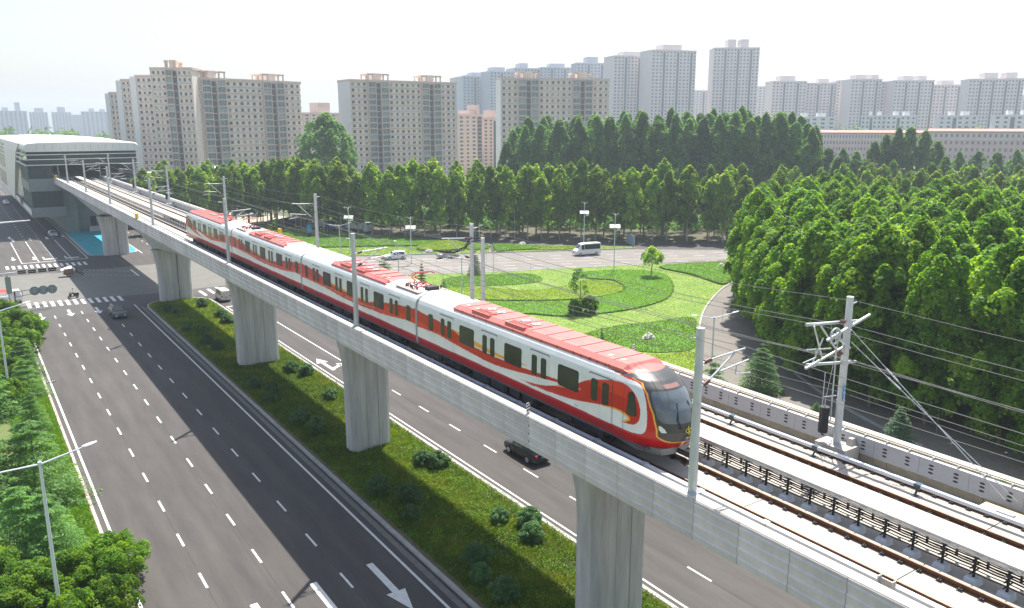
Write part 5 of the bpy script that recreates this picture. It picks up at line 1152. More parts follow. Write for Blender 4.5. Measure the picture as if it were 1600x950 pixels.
# ------------------------------------------------------------ median shrubs and grass
SHR = [plane_crown(1.05, .6, 60, 90, .05, LM_shrub, 'foliage', .1, .45, (.2,.2,.2)) for _ in range(3)]
SP = [(400+a/3.1675, 650+b/3.1675) for a, b in ((820,215),(903,230),(605,355),(755,400),(770,480),(1208,495),(1095,700),(1115,780),(1235,870),(205,12),(300,50))]
SP += [(800+88/3.1675, 650+515/3.1675), (800+100/3.1675, 650+590/3.1675)]
SP += [(200+a/4.75, 450+b/4.75) for a, b in ((350,180),(440,300),(560,318),(590,400),(665,440),(945,705),(1080,745),(1060,805),(1210,600),(1320,620),(550,125),(690,200),(735,245),(300,160))]
SP += [(440+a/4.75, 480+b/4.75) for a, b in ((360,655),(150,785),(115,830),(265,880))]
for i, (x, y) in enumerate(SP):
    p = W(x, y, .6); t = thing('round_shrub', 'round shrub, '+('sunlit' if p[0] > 27.6 else 'shaded')+' median side, '+('before the nearest pier' if p[1] < 33 else 'nearer half between the two nearest piers' if p[1] < 46 else 'farther half between the two nearest piers' if p[1] < 60 else 'just beyond the second nearest pier' if p[1] < 76 else 'short of the pier by the waiting van' if p[1] < 91 else 'between the van pier and the median tip'), 'shrub', (p[0], p[1], .08), random.random()*6, 'round shrubs on the median'); s = random.uniform(1.15, 1.55); t.scale = (s, s, s*.95); link('foliage', SHR[i % 3], t)
pb_ = [(x, y) for x in (26.75,) for y in (61.3, 91.6, 133.4)]
def medbias(Q):
    b = np.zeros(len(Q))
    for x, y in pb_: b += .0*np.exp(-((Q[:, 0]-x)**2+(Q[:, 1]-y)**2)/6)
    return b+.12*np.sin(Q[:, 1]*.33)*np.sin(Q[:, 0]*1.1)
tufts('median_grass', inset([p for p in med if p[1] < 200], .35), 75, .32, LM_grass, .1, .045, .5, 120000, 3, medbias) if False else None
mp = [(22.4,18),(31.0,18),(31.0,60),(22.4,60)]; tufts('median_grass', mp, 200, .26, LM_grass, .1, .035, .5, 160000, 3, medbias)
mp = [(22.4,60),(31.0,60),(31.0,95),(22.4,95)]; tufts('median_grass', mp, 130, .28, LM_grass, .1, .045, .5, 160000, 4, medbias)
mp = [(22.4,95),(31.0,95),(30.8,131),(28,133),(24,133),(22.4,131)]; tufts('median_grass', mp, 110, .34, LM_grass, .1, .06, .5, 160000, 5, medbias)
mp = [(22.4,-20),(31.0,-20),(31.0,18),(22.4,18)]; tufts('median_grass', mp, 120, .30, LM_grass, .1, .045, .5, 160000, 6)
mp = [(1.5,38),(5.1,38),(5.1,120),(1.5,120)]; tufts('verge_grass', mp, 150, .3, LM_lawn, .08, .05, .5, 160000, 7)
def weeds(name, x0, x1, y0, y1, dens, sz, seed):
    rg = np.random.default_rng(seed); n = int((x1-x0)*(y1-y0)*dens); Q = np.stack([x0+(x1-x0)*rg.random(n), y0+(y1-y0)*rg.random(n)], 1)
    f = .5+.5*np.sin(Q[:,0]*1.7+np.sin(Q[:,1]*1.1)*2)*np.sin(Q[:,1]*1.3+2*np.sin(Q[:,0]*.9)); g = .5+.5*np.sin(Q[:,0]*5.1+Q[:,1]*2.3)*np.sin(Q[:,1]*4.7-Q[:,0]*1.9)
    keep = rg.random(n) < .25+.55*f+.3*g; Q = Q[keep]; f = f[keep]; g = g[keep]; n = len(Q); z = .12+rg.random(n)**.7*(.12+.20*f+.14*g)
    o = link(name, leafquads(np.column_stack([Q, z]), rg.normal(size=(n,3))*.7+[0,0,.8], sz*(.6+.8*rg.random(n)), np.clip(.1+.35*f+rg.normal(size=n)*.2,0,1), LM_weed, name, .5)); o['kind'] = 'stuff'
LM_weed = leafmat('weed_leaves', [(.045,.11,.012),(.09,.19,.018),(.18,.28,.02),(.34,.31,.07)], .42)
weeds('median_weeds', 22.3, 31.1, 20, 60, 210, .06, 51); weeds('median_weeds', 22.3, 31.1, 60, 95, 110, .08, 52); weeds('median_weeds', 22.6, 31.0, 95, 131, 60, .11, 53)
for i, (y, w0) in enumerate(((61.3,0),)):
    tufts('pier_lawn', [(24,64.5),(30.8,66),(30.9,58.5),(29.2,59.8),(24.6,59.2)], 260, .2, LM_lawnY, .12, .05, .5, 60000, 8)

# ------------------------------------------------------------ park lawns on the corner island
LG = mat('lawn_green', (.07,.17,.010), .95, col2=(.10,.22,.015), vs=.6, bump=.6, bs=6); LY_ = mat('lawn_yellow', (.11,.19,.014), .95, col2=(.19,.25,.02), vs=.4, bump=.6, bs=6)
LF = mat('meadow', (.09,.19,.015), .95, col2=(.20,.26,.05), vs=.35, bump=.5, bs=5); HD = mat('hedge_side', (.07,.16,.02), .95, var=.4, vs=2, bump=1, bs=8)
NP_ = lambda L: [W(*p)[:2] for p in L]
isl_pts = NP_([(560,433),(640,431),(700,428),(770,426),(870,420),(985,414.5),(1060,411.5),(1132,409),(1160,407)])+[tuple(p) for p in SLR[::-1][:1]]
island = NP_([(600,432),(700,428),(770,426),(870,420.5),(985,415),(1060,412),(1163,407),(1205,404)])+[tuple(p) for p in SLL]+[(52,30),(52,126)]
poly_sheet('park_lawn', island, .09, LF); kerb('park_kerb', island, True, .25, .14)
tufts('flowering_meadow', island, 22, .12, LM_flow, .09, .07, .6, 90000, 20)
def terrace(name, pxs, h, mtop, ltuft, seed, dens=22, th=.2, closed=True):
    h = h*.62; pts = smoothline(NP_(pxs), 4, True)
    if area2(pts) < 0: pts = pts[::-1]
    P = np.array(pts); mb = MB(); n = len(pts); ins = inset(pts, .35)
    mb.add([(x, y, .05) for x, y in pts]+[(x, y, h*.9) for x, y in pts], [(i, (i+1) % n, n+(i+1) % n, n+i) for i in range(n)]); o = mb.build(name, HD); o['kind'] = 'structure'
    mb = MB(); mb.add([(x, y, h*.9) for x, y in pts], [tuple(range(n))]); o2 = mb.build(name+'_top', mtop); o2['kind'] = 'structure'
    tufts(name+'_leaves', pts, dens*1.8, th*.7, ltuft, h*.88, .07, .5, 60000, seed)
    # ragged edge leaves
    rg = np.random.default_rng(seed+100); L = []
    for a, b in zip(pts, pts[1:]+pts[:1]):
        k = int(math.dist(a, b)*22)+1; t = rg.random(k)[:, None]; q = np.array(a)+(np.array(b)-np.array(a))*t
        L.append(np.concatenate([q+rg.normal(size=(k, 2))*.08, (h*(.15+.85*rg.random(k)))[:, None]], 1))
    C = np.concatenate(L); T = np.clip(.15+.5*(C[:, 2:3].ravel()/h)*rg.random(len(C)), 0, 1)
    e = link(name+'_edge', leafquads(C, rg.normal(size=(len(C), 3))+[0, 0, .3], .10+.06*rg.random(len(C)), T*0+rg.random(len(C))*.6, ltuft, name+'_edge')); e['kind'] = 'stuff'
terrace('crescent_hedge', [(905,428),(985,424),(1035,430),(1050,445),(1050,458),(1038,470),(1000,482),(945,491),(880,496),(820,492),(770,500),(700,497),(690,480),(760,474),(830,474),(900,472),(950,464),(978,455),(960,440),(915,436)], .55, LG, LM_lawn, 31)
terrace('inner_hedge', [(915,440),(960,444),(974,453),(955,462),(900,469),(830,471),(750,470),(690,466),(660,458),(690,452),(760,452),(820,456),(870,452)], .5, LY_, LM_lawnY, 32)
terrace('upper_hedge', [(700,436),(770,430),(830,430),(845,440),(800,446),(740,448),(700,450)], .35, LG, LM_lawn, 33)
terrace('triangle_hedge', [(1031,419),(1090,413.5),(1156,412),(1154,425),(1140,441),(1128,446),(1108,440),(1078,430)], .7, LG, LM_lawn, 34)
terrace('lower_hedge', [(905,528),(960,512),(1020,505),(1080,498),(1086,515),(1084,545),(1040,552),(990,550),(930,545)], .35, LG, LM_lawn, 35)
terrace('yellow_hedge', [(930,552),(990,556),(1040,558),(1083,554),(1082,600),(1060,610),(990,590)], .45, LY_, LM_lawnY, 36)
# islands north of the street
def island_n(name, L, m, seed, lt):
    pts = NP_(L); poly_sheet(name, pts, .12, m); kerb(name+'_kerb', pts, True, .22, .16); tufts(name+'_leaves', pts, 16, .16, lt, .12, .1, .6, 50000, seed)
island_n('north_strip', [(772,381),(880,384.5),(990,386),(992,388.5),(897,391.5),(774,395)], LY_, 41, LM_flow)
terrace('north_strip_hedge', [(775,383),(835,385.5),(842,390),(800,392.5),(777,394)], .7, LG, LM_lawn, 42)
terrace('north_strip_yellow', [(843,386.5),(915,387.5),(920,389),(845,392)], .5, LY_, LM_lawnY, 43)
island_n('west_strip', [(400,352),(470,358),(560,366),(660,375),(764,382),(766,395.5),(654,398),(540,400.5),(430,400)], LF, 44, LM_flow)
terrace('west_hedge', [(400,360),(470,364),(560,370),(660,376),(700,380),(690,385),(600,386),(500,388),(430,384)], .8, LG, LM_lawn, 45)
terrace('west_yellow_mound', [(655,387),(700,378),(725,383),(722,391),(690,394),(658,393)], 1.0, LY_, LM_lawnY, 46)
terrace('west_green_hedge', [(728,382),(760,384),(762,390),(730,391)], .7, LG, LM_lawn, 47)
poly_sheet('dirt_yard', NP_([(345,330),(430,336),(480,345),(470,354),(400,350),(345,348)]), .03, mat('yard_dirt', (.42,.36,.28), .95, var=.2, vs=.4))

def rock(px_, py_, s, lab):
    p = W(px_, py_); mb = MB(); random.seed(px_); rr = [random.uniform(.8,1.15) for _ in range(30)]; rings = []
    for k in range(6):
        f = k/5; r = math.cos(f*1.45)**.6; rings.append([(r*s*rr[(i+k) % 30]*math.cos(i*.7), r*s*.6*rr[(i*2+k) % 30]*math.sin(i*.7), f*s*.8*rr[(i+7) % 30]) for i in range(9)])
    mb.loft(rings, smooth=False); o = mb.build('landscape_rock', M_rock); o.location = (p[0], p[1], .1); tag(o, lab, 'rock')
rock(1013,531,1.1,'pale rock on the bright lawn behind the train nose'); rock(1127,418,1.0,'pale rock on the triangular hedge near the street'); rock(816,384,1.1,'pale rock on the green strip beyond the street'); rock(670,396,1.2,'grey rock at the foot of the yellow mound beyond the street')
# park trees
def bush_ball(px_, py_, R, lab, z=0, m=None):
    p = W(px_, py_); t = thing('round_bush', lab, 'bush', (p[0], p[1], z)); link('foliage', plane_crown(2*R, R, 60, 110, .11, m or LM_bush, 'foliage', .08, .45, (.35,.35,.35)), t)
bush_ball(899,493,1.15,'left of two clipped balls under the sparse park tree'); bush_ball(921,492,1.25,'right of two clipped balls under the sparse park tree', .4); bush_ball(433,361,1.6,'lone round bush beyond the roof of the farthest car')
def crown_tree(name, px_, py_, H, lab, cr, cat='tree', tk=None):
    p = W(px_, py_); return tree(name, lab, cat, cr, tk or trunk_mesh(H, .12, 'trunk', 4), p[:2], 1)
crown_tree('palm_like_tree', 1017, 434, 5.2, 'small tree with drooping leaf tufts standing on the park lawn', plane_crown(5.6, 2.1, 26, 100, .16, LM_plane, 'crown', .5, .4, (.6,.6,.7)))
crown_tree('sparse_tree', 905, 491, 7.0, 'sparse young tree growing from between two clipped balls', plane_crown(6.8, 1.7, 16, 60, .13, LM_poplar, 'crown', .5, .4, (.5,.5,.6)))
crown_tree('round_tree', 708, 367, 7, 'small round tree standing in front of the far grove', plane_crown(7.6, 3.0, 50, 90, .2, LM_plane, 'crown', .28, .4, (.7,.7,.8)))
crown_tree('round_tree', 1165, 0+392, 6, 'small tree at the street edge by the plantation corner', plane_crown(6, 2.0, 30, 80, .2, LM_plane, 'crown', .3, .4, (.6,.6,.8))) if False else None
def conifer(px_, py_, pt, lab, cr, wsc=1.):
    p = W(px_, py_); D = math.hypot(p[0], p[1]); H = PD(px_, pt, D)[2]; tree('cedar_tree', lab, 'tree', cr, TK7, p[:2], H/7*wsc, scz=H/7)
conifer(1187,612,534,'light green conifer beside the slip road behind the perforated wall',CED[2],1.15); conifer(1402,700,632,'bluish drooping conifer under the plantation edge',CEDB,1.2); conifer(1274,655,627,'small conifer tip just above the right parapet',CED[2],1.2)
conifer(601,440,396,'conifer behind the train roof beside the white car',CED[0],.9); conifer(693,475,434,'slim conifer behind the pantograph',CEDB,.8); conifer(660,470,410,'thin young conifer left of the close mast pair',CEDB,.6); conifer(940,545,509,'thin sapling on the lawn behind the train',CEDB,.45); conifer(1112,640,553,'conifer half hidden behind the near left mast',CED[1],.8); conifer(640,470,428,'small conifer at the park edge behind the train',CED[2],.9)
conifer(742,430,388,'palm-like shaggy tree behind the close mast pair',CEDB,.9)

# ------------------------------------------------------------ vehicles
def ringst(s, off=0.):
    y, hw, zb, zm, rw, zr = s; hw += off; rw += off; zr += off
    return [(-hw+.08,y,zb),(-hw,y,zb+.15),(-hw-.0,y,(zb+zm)/2),(-hw+.02,y,zm),(-rw,y,zr-.06),(-rw+.1,y,zr),(rw-.1,y,zr),(rw,y,zr-.06),(hw-.02,y,zm),(hw,y,(zb+zm)/2),(hw,y,zb+.15),(hw-.08,y,zb)]
def vehicle(name, label, cat, loc, rz, st, sides, screens, paintm, wheels, wr=.33, lights=True, group=None, wx=.78, glass=M_glass):
    t = thing(name, label, cat, loc, rz, group); mb = MB(); mb.loft([ringst(s) for s in st], smooth=False); body = mb.build('body', paintm, t)
    bev = body.modifiers.new('b', 'BEVEL'); bev.width = .05; bev.segments = 2; bev.limit_method = 'ANGLE'; bev.angle_limit = R_(25)
    lerp = lambda a, b, f: tuple(a[i]+(b[i]-a[i])*f for i in range(6))
    for (a, b) in sides:
        ia, fa = int(a), a-int(a); ib, fb = int(b), b-int(b); A = lerp(st[ia], st[min(ia+1, len(st)-1)], fa); B = lerp(st[ib], st[min(ib+1, len(st)-1)], fb)
        for sx in (-1, 1):
            def P(s, f): return (sx*(s[1]-.02+(s[4]-s[1]+.02)*f+.012), s[0], s[3]+(s[5]-.06-s[3])*f)
            mb = MB(); mb.add([P(A, .08), P(B, .08), P(B, .86), P(A, .86)], [(0,1,2,3)]); mb.build('side_window', glass, t)
    for (i, j) in screens:
        A, B = st[i], st[j]; lo, hi = (A, B) if A[5] < B[5] else (B, A); sg = 1 if lo[0] > hi[0] else -1
        mb = MB(); mb.add([(-lo[4]+.1,lo[0]+sg*.012-sg*.06,lo[5]+.02+.05),(lo[4]-.1,lo[0]+sg*.012-sg*.06,lo[5]+.07),(hi[4]-.1,hi[0]+sg*.03,hi[5]-.03),(-hi[4]+.1,hi[0]+sg*.03,hi[5]-.03)], [(0,1,2,3)]); mb.build('windscreen' if i == screens[0][0] else 'rear_window', glass, t)
    for y in wheels:
        for sx in (-1, 1):
            w_ = MB(); x0 = sx*wx; x1 = sx*(wx+.17); w_.tube((x0,y,wr),(x1,y,wr),wr,n=16); o = w_.build('wheel', M_rub, t); r = MB(); r.tube((x1,y,wr),(x1+sx*.015,y,wr),wr*.62,n=10)
            for a in range(5): r.beam((x1+sx*.02,y,wr),(x1+sx*.02,y+math.cos(a*1.257)*wr*.6,wr+math.sin(a*1.257)*wr*.6),.03,.06)
            r.build('rim', M_rim, o)
    f, b = st[-1], st[0]
    if lights:
        for sx in (-1, 1):
            m = MB(); m.box(sx*(f[1]-.2)-.16, sx*(f[1]-.2)+.16, f[0]-.12, f[0]+.015, f[3]-.22, f[3]-.06); m.build('headlight', M_head, t)
            m = MB(); m.box(sx*(b[1]-.14)-.11, sx*(b[1]-.14)+.11, b[0]-.015, b[0]+.1, b[3]-.2, b[3]+.05); m.build('taillight', M_red, t)
            m = MB(); k = [s for s in st if s[5]-s[3] > .3]; yy = k[-1][0]+.15; m.box(sx*(f[1]+.1)-.1, sx*(f[1]+.1)+.1, yy-.07, yy+.07, f[3]+.1, f[3]+.25); m.build('wing_mirror', paintm, t)
        m = MB(); m.box(-.25,.25,f[0],f[0]+.02,f[2]+.2,f[2]+.33); m.build('number_plate', M_blue, t); m = MB(); m.box(-.25,.25,b[0]-.02,b[0],b[2]+.35,b[2]+.48); m.build('number_plate', M_blue, t)
    return t
ST_suv = [(-2.35,.80,.30,.95,.62,.97),(-2.25,.90,.25,1.02,.66,1.15),(-1.9,.93,.22,1.05,.66,1.68),(-.6,.93,.22,1.03,.68,1.74),(.45,.93,.22,1.01,.66,1.68),(1.15,.92,.22,1.0,.82,1.03),(2.1,.88,.25,.88,.76,.90),(2.33,.76,.32,.70,.68,.72)]
ST_sed = [(-2.3,.80,.30,.86,.70,.90),(-2.2,.88,.25,.92,.74,.98),(-1.55,.9,.22,.95,.74,1.02),(-.85,.9,.2,.93,.62,1.42),(.35,.9,.2,.92,.62,1.44),(1.15,.9,.2,.90,.80,.93),(2.1,.86,.25,.76,.74,.78),(2.3,.76,.3,.6,.66,.62)]
ST_mini = [(-3.0,.94,.35,1.2,.80,2.5),(-2.9,.98,.3,1.25,.84,2.62),(-1.0,.99,.28,1.25,.86,2.66),(1.0,.99,.28,1.25,.86,2.62),(1.7,.98,.28,1.25,.80,2.45),(2.35,.97,.28,1.22,.82,1.50),(2.95,.90,.3,1.05,.76,1.15),(3.05,.84,.4,.8,.7,.82)]
ST_van = [(-1.9,.74,.35,1.0,.66,1.75),(-1.8,.78,.3,1.02,.68,1.86),(0,.79,.28,1.02,.68,1.9),(1.1,.79,.28,1.0,.66,1.84),(1.75,.78,.3,.98,.68,1.02),(1.95,.72,.35,.75,.62,.78)]
MP = lambda n, c, r=.25: mat(n, c, r, .1, spec=.6, var=.03, vs=1)
p = (36.45+.6, 51.9, .012); vehicle('parked_suv' if False else 'suv', 'black suv driving away in the far carriageway, half under the viaduct edge', 'car', p, 0, ST_suv, [(2.1,2.95),(3.05,4.1),(4.15,4.8)], [(5,4),(1,2)], MP('black_car_paint', (.012,.012,.013)), (-1.35,1.35), .36)
def drive(px_, py_, rz, **k): q = W(px_, py_); return (q[0], q[1], .02)
head = lambda a, b: math.atan2(-(W(*b)[0]-W(*a)[0]), W(*b)[1]-W(*a)[1])
q = W(189,499); t = vehicle('pickup_car', 'dark grey car coming towards the camera just past the zebra crossing in the viaduct shadow', 'car', (q[0], q[1]+2.3, .012), math.pi, ST_suv, [(2.1,2.95),(3.05,4.1)], [(5,4),(1,2)], MP('dark_teal_paint', (.03,.04,.045)), (-1.35,1.35), .34)
q = W(346,470); vehicle('van', 'small cream van waiting half hidden by the second concrete pier', 'van', (q[0]+.4, q[1]+.5, .012), math.pi*.0, ST_van, [(1.1,1.95),(2.05,3.0)], [(4,3)], MP('cream_paint', (.62,.60,.52)), (-1.2,1.25), .29, wx=.62)
st_dir = head((1000,400),(860,403))
q = W(921,399.5); vehicle('minibus', 'white high-roofed minibus with one long dark side window on the cross street', 'minibus', (q[0], q[1]+1.0, .02), head((942,399),(900,402)), ST_mini, [(1.05,2.98),(3.05,3.95)], [(5,4)], MP('white_vehicle_paint', (.78,.78,.78)), (-1.85,1.95), .36, wx=.82)
q = W(620,406); vehicle('suv', 'white estate car with black windows on the street behind the train roof', 'car', (q[0], q[1]+.8, .02), head((634,405),(606,407)), ST_suv, [(2.1,2.95),(3.05,4.1)], [(5,4),(1,2)], MATS['white_vehicle_paint'], (-1.35,1.35), .36)
q = W(703,404); vehicle('sedan_car', 'grey-beige sedan on the street just left of the close mast pair', 'car', (q[0], q[1]+.8, .02), head((690,405),(716,403.5)), ST_sed, [(2.3,2.95),(3.05,4.1)], [(5,4),(2,3)], MP('beige_car_paint', (.38,.36,.33)), (-1.35,1.35), .33)
q = W(10,319); vehicle('sedan_car', 'white car far up the left road near the frame edge', 'car', (q[0], q[1], .012), math.pi, ST_sed, [(2.3,2.95),(3.05,4.1)], [(5,4),(2,3)], MATS['white_vehicle_paint'], (-1.35,1.35), .33)
q = W(84,370); vehicle('sedan_car', 'silver car in the shadow of the station overhang', 'car', (q[0], q[1]+1.5, .012), math.pi, ST_sed, [(2.3,2.95),(3.05,4.1)], [(5,4),(2,3)], MP('silver_paint', (.4,.41,.42)), (-1.35,1.35), .33)
q = W(162,388); 
ST_trk = [(-.2,1.05,.6,1.5,.98,2.6),(0,1.08,.55,1.5,1.0,2.7),(1.0,1.08,.55,1.5,.98,2.65),(1.35,1.06,.5,1.4,.9,1.55),(1.45,1.0,.55,1.2,.9,1.22)]
def truck(label, p, rz, cabm, boxm, tank=False):
    t = vehicle('truck', label, 'truck', p, rz, [(s[0]+2.2,)+s[1:] for s in ST_trk], [(1.1,2.6)], [(3,2)], cabm, (2.9,-1.9,-2.9), .48, True, wx=.85); mb = MB()
    if tank: mb.tube((0,-3.8,1.9),(0,1.8,1.9),1.05,n=14)
    else: mb.box(-1.1,1.1,-3.8,1.8,1.0,2.5)
    mb.build('load_bed', boxm, t); mb = MB(); mb.box(-.5,.5,-3.9,2.1,.6,1.0); mb.build('chassis', M_under, t)
q = W(566,364); truck('pale blue-white cab truck parked before the grove', (q[0], q[1]+1.5, .02), head((556,362),(576,364)), MP('pale_blue_paint', (.6,.68,.74)), MATS['white_vehicle_paint'])
q = W(512,361); truck('deep blue truck behind the mast, parked before the grove', (q[0], q[1]+1.5, .02), head((500,355),(526,360)), MP('blue_truck_paint', (.02,.10,.35)), MP('grey_load', (.4,.42,.44)))
# red canopied light truck at the left edge
q = W(10,477); t = vehicle('light_truck', 'white light truck with a red canopy at the left frame edge by the signals', 'truck', (q[0]-.3, q[1]+1.5, .012), -math.pi/2, [(s[0]*.8+1.5, s[1]*.8, s[2]*.7, s[3]*.8, s[4]*.8, s[5]*.75) for s in ST_trk], [(1.1,2.6)], [(3,2)], MATS['white_vehicle_paint'], (2.0,-1.6), .35, wx=.65)
mb = MB(); mb.box(-.85,.85,-2.6,1.2,.6,1.0); mb.build('load_bed', MATS['white_vehicle_paint'], t); mb = MB(); mb.loft([[(-.9,-2.6,1.9),(-.5,-2.6,2.25),(.5,-2.6,2.25),(.9,-2.6,1.9)],[(-.9,1.2,1.9),(-.5,1.2,2.25),(.5,1.2,2.25),(.9,1.2,1.9)]], smooth=False); [mb.box(x,x+.05,y,y+.05,1.0,1.9) for x in (-.9,.85) for y in (-2.6,1.15)]; mb.build('canopy', mat('red_canopy', (.5,.05,.05), .6), t)

# people: one skinned body each
def person(name, label, loc, rz, J, E, Rr, skin_m, parts):
    t = thing(name, label, 'person', loc, rz); me = bpy.data.meshes.new('body'); me.from_pydata(J, E, []); me.materials.append(skin_m); o = link('body', me, t)
    sk = o.modifiers.new('skin', 'SKIN'); 
    for i, v in enumerate(me.skin_vertices[0].data if me.skin_vertices else []): v.radius = (Rr[i], Rr[i]); v.use_root = i == 0
    sub = o.modifiers.new('sub', 'SUBSURF'); sub.levels = 2; sub.render_levels = 2
    dg = bpy.context.evaluated_depsgraph_get(); dg.update(); m2 = bpy.data.meshes.new_from_object(o.evaluated_get(dg)); o.modifiers.clear(); o.data = m2
    if not m2.materials: m2.materials.append(skin_m)
    return t, o
def rider(label, loc, rz, shirt, seat=.75):
    z = seat
    J = [(0,0,z+.05),(0,.02,z+.28),(0,.05,z+.48),(0,.08,z+.60),(0,.11,z+.72),(.18,.05,z+.48),(.24,.2,z+.25),(.24,.45,z+.22),(-.18,.05,z+.48),(-.24,.2,z+.25),(-.24,.45,z+.22),(.11,.05,z),(.15,.42,z-.02),(.15,.45,z-.42),(.15,.58,z-.46),(-.11,.05,z),(-.15,.42,z-.02),(-.15,.45,z-.42),(-.15,.58,z-.46)]
    E = [(0,1),(1,2),(2,3),(3,4),(2,5),(5,6),(6,7),(2,8),(8,9),(9,10),(0,11),(11,12),(12,13),(13,14),(0,15),(15,16),(16,17),(17,18)]
    Rr = [.15,.14,.15,.055,.095,.07,.045,.035,.07,.045,.035,.09,.07,.05,.04,.09,.07,.05,.04]
    me = bpy.data.meshes.new('body'); me.from_pydata(J, E, []); t = thing('person', label, 'person', loc, rz); o = link('body', me, t)
    o.modifiers.new('skin', 'SKIN')
    if not me.skin_vertices:
        bm = __import__('bmesh').new(); bm.from_mesh(me); bm.verts.layers.skin.verify(); bm.to_mesh(me); bm.free()
    sv = me.skin_vertices[0].data
    for i, v in enumerate(sv): v.radius = (Rr[i], Rr[i]); v.use_root = (i == 0)
    sub = o.modifiers.new('sub', 'SUBSURF'); sub.levels = 2; dg = bpy.context.evaluated_depsgraph_get(); dg.update(); m2 = bpy.data.meshes.new_from_object(o.evaluated_get(dg)); o.modifiers.clear(); o.data = m2
    m2.materials.clear(); sk_ = mat('skin', (.45,.27,.19), .6); tr_ = mat('dark_trousers', (.03,.03,.04), .8)
    for m in (shirt, tr_, sk_): m2.materials.append(m)
    for pgn in m2.polygons:
        c = pgn.center
        pgn.material_index = 2 if (c.z > z+.58 or (abs(c.x) > .19 and c.y > .24 and c.z > z+.1)) else (1 if c.z < z+.10 else 0)
        pgn.use_smooth = True
    h = MB(); h.ball((0,.10,z+.75), .12, 10, 6, (1,1.05,.8)); h.build('hair', mat('black_hair', (.02,.02,.02), .6), t)
    m = MB()
    for sx in (-1,1):
        for k in range(4): m.path([(sx*.24+(.02*k-.03)*1,.45,z+.22),(sx*.24+(.02*k-.03),.52,z+.225-.004*k),(sx*.24+(.02*k-.03),.54,z+.19)], .010, 5)
        m.path([(sx*.22,.45,z+.21),(sx*.2,.49,z+.19),(sx*.21,.52,z+.18)], .011, 5)
    m.build('fingers', sk_, t); m = MB()
    for sx in (-.035,.035): m.ball((sx,.205,z+.735), .012, 6, 4)
    m.tube((0,.20,z+.72),(0,.225,z+.70),.012,n=5); m.build('face', M_dark, t); return t
def wheel2(t, y, r, x=0, w_=.09):
    m = MB(); m.tube((x-w_/2,y,r),(x+w_/2,y,r),r,n=14); o = m.build('wheel', M_rub, t); m = MB(); m.tube((x-w_/2-.01,y,r),(x+w_/2+.01,y,r),r*.5,n=8); m.build('rim', M_rim, o)
q = W(115,466); rz = math.pi*.55
t = thing('motor_scooter', 'dark motor scooter crossing the near zebra stripes', 'scooter', (q[0], q[1], .012), rz); wheel2(t,.62,.24); wheel2(t,-.55,.24)
m = MB(); m.loft([[(-.12,-.85,.5),(.12,-.85,.5),(.12,-.85,.75),(-.12,-.85,.75)],[(-.17,-.5,.3),(.17,-.5,.3),(.16,-.5,.76),(-.16,-.5,.76)],[(-.16,-.05,.28),(.16,-.05,.28),(.14,-.05,.74),(-.14,-.05,.74)],[(-.16,.0,.25),(.16,.0,.25),(.15,.0,.33),(-.15,.0,.33)],[(-.16,.4,.25),(.16,.4,.25),(.16,.4,.35),(-.16,.4,.35)],[(-.2,.5,.3),(.2,.5,.3),(.16,.45,.95),(-.16,.45,.95)],[(-.08,.65,.4),(.08,.65,.4),(.08,.52,1.0),(-.08,.52,1.0)]], smooth=False); m.build('body', MP('dark_scooter_paint', (.03,.03,.035)), t)
m = MB(); m.tube((0,.62,.24),(0,.48,1.02),.03); m.tube((-.3,.44,1.02),(.3,.44,1.02),.02); m.build('handlebar', M_dark, t); m = MB(); m.box(-.14,.14,-.75,-.1,.75,.82); m.build('seat', M_rub, t)
rider('scooter rider in a white shirt and dark trousers crossing at the zebra stripes', (q[0]+.12*math.sin(rz)*1, q[1]-.12*math.cos(rz), .0), rz, mat('white_shirt', (.7,.7,.7), .8), .80)
q = W(116,431); rz = -math.pi*.5
t = thing('cargo_tricycle', 'cargo tricycle with a brown box and white tarp in the middle of the crossing', 'tricycle', (q[0], q[1], .014), rz); wheel2(t,1.35,.28); wheel2(t,-1.0,.28,-.55); wheel2(t,-1.0,.28,.55)
m = MB(); m.box(-.7,.7,-1.7,.0,.45,.6); m.beam((0,0,.5),(0,1.3,.5),.2,.12); m.tube((0,1.35,.28),(0,1.15,1.05),.035); m.tube((-.35,1.12,1.05),(.35,1.12,1.05),.025); m.build('frame', M_dark, t)
m = MB(); m.box(-.66,.66,-1.6,-.1,.6,1.55); m.build('cargo_box', mat('brown_load', (.24,.10,.07), .8, var=.2, vs=2), t); m = MB(); m.loft([[(-.8,-2.1,1.2),(-.3,-2.1,1.4),(.4,-2.1,1.4),(.8,-2.1,1.2)],[(-.75,-1.0,1.5),(-.3,-1.0,1.75),(.4,-1.0,1.75),(.75,-1.0,1.5)],[(-.7,-.3,1.6),(-.2,-.3,1.9),(.4,-.3,1.8),(.7,-.3,1.5)],[(-.72,.2,1.2),(-.3,.2,1.4),(.4,.2,1.3),(.72,.2,1.0)]], closed=False, caps=False); m.build('tarp', M_white, t); m = MB(); m.box(-.2,.2,.15,.7,.7,.8); m.build('seat', M_rub, t)
rider('tricycle rider in dark clothes in the middle of the crossing', (q[0]+.38, q[1], .0), rz, mat('dark_jacket', (.03,.035,.05), .8), .78)

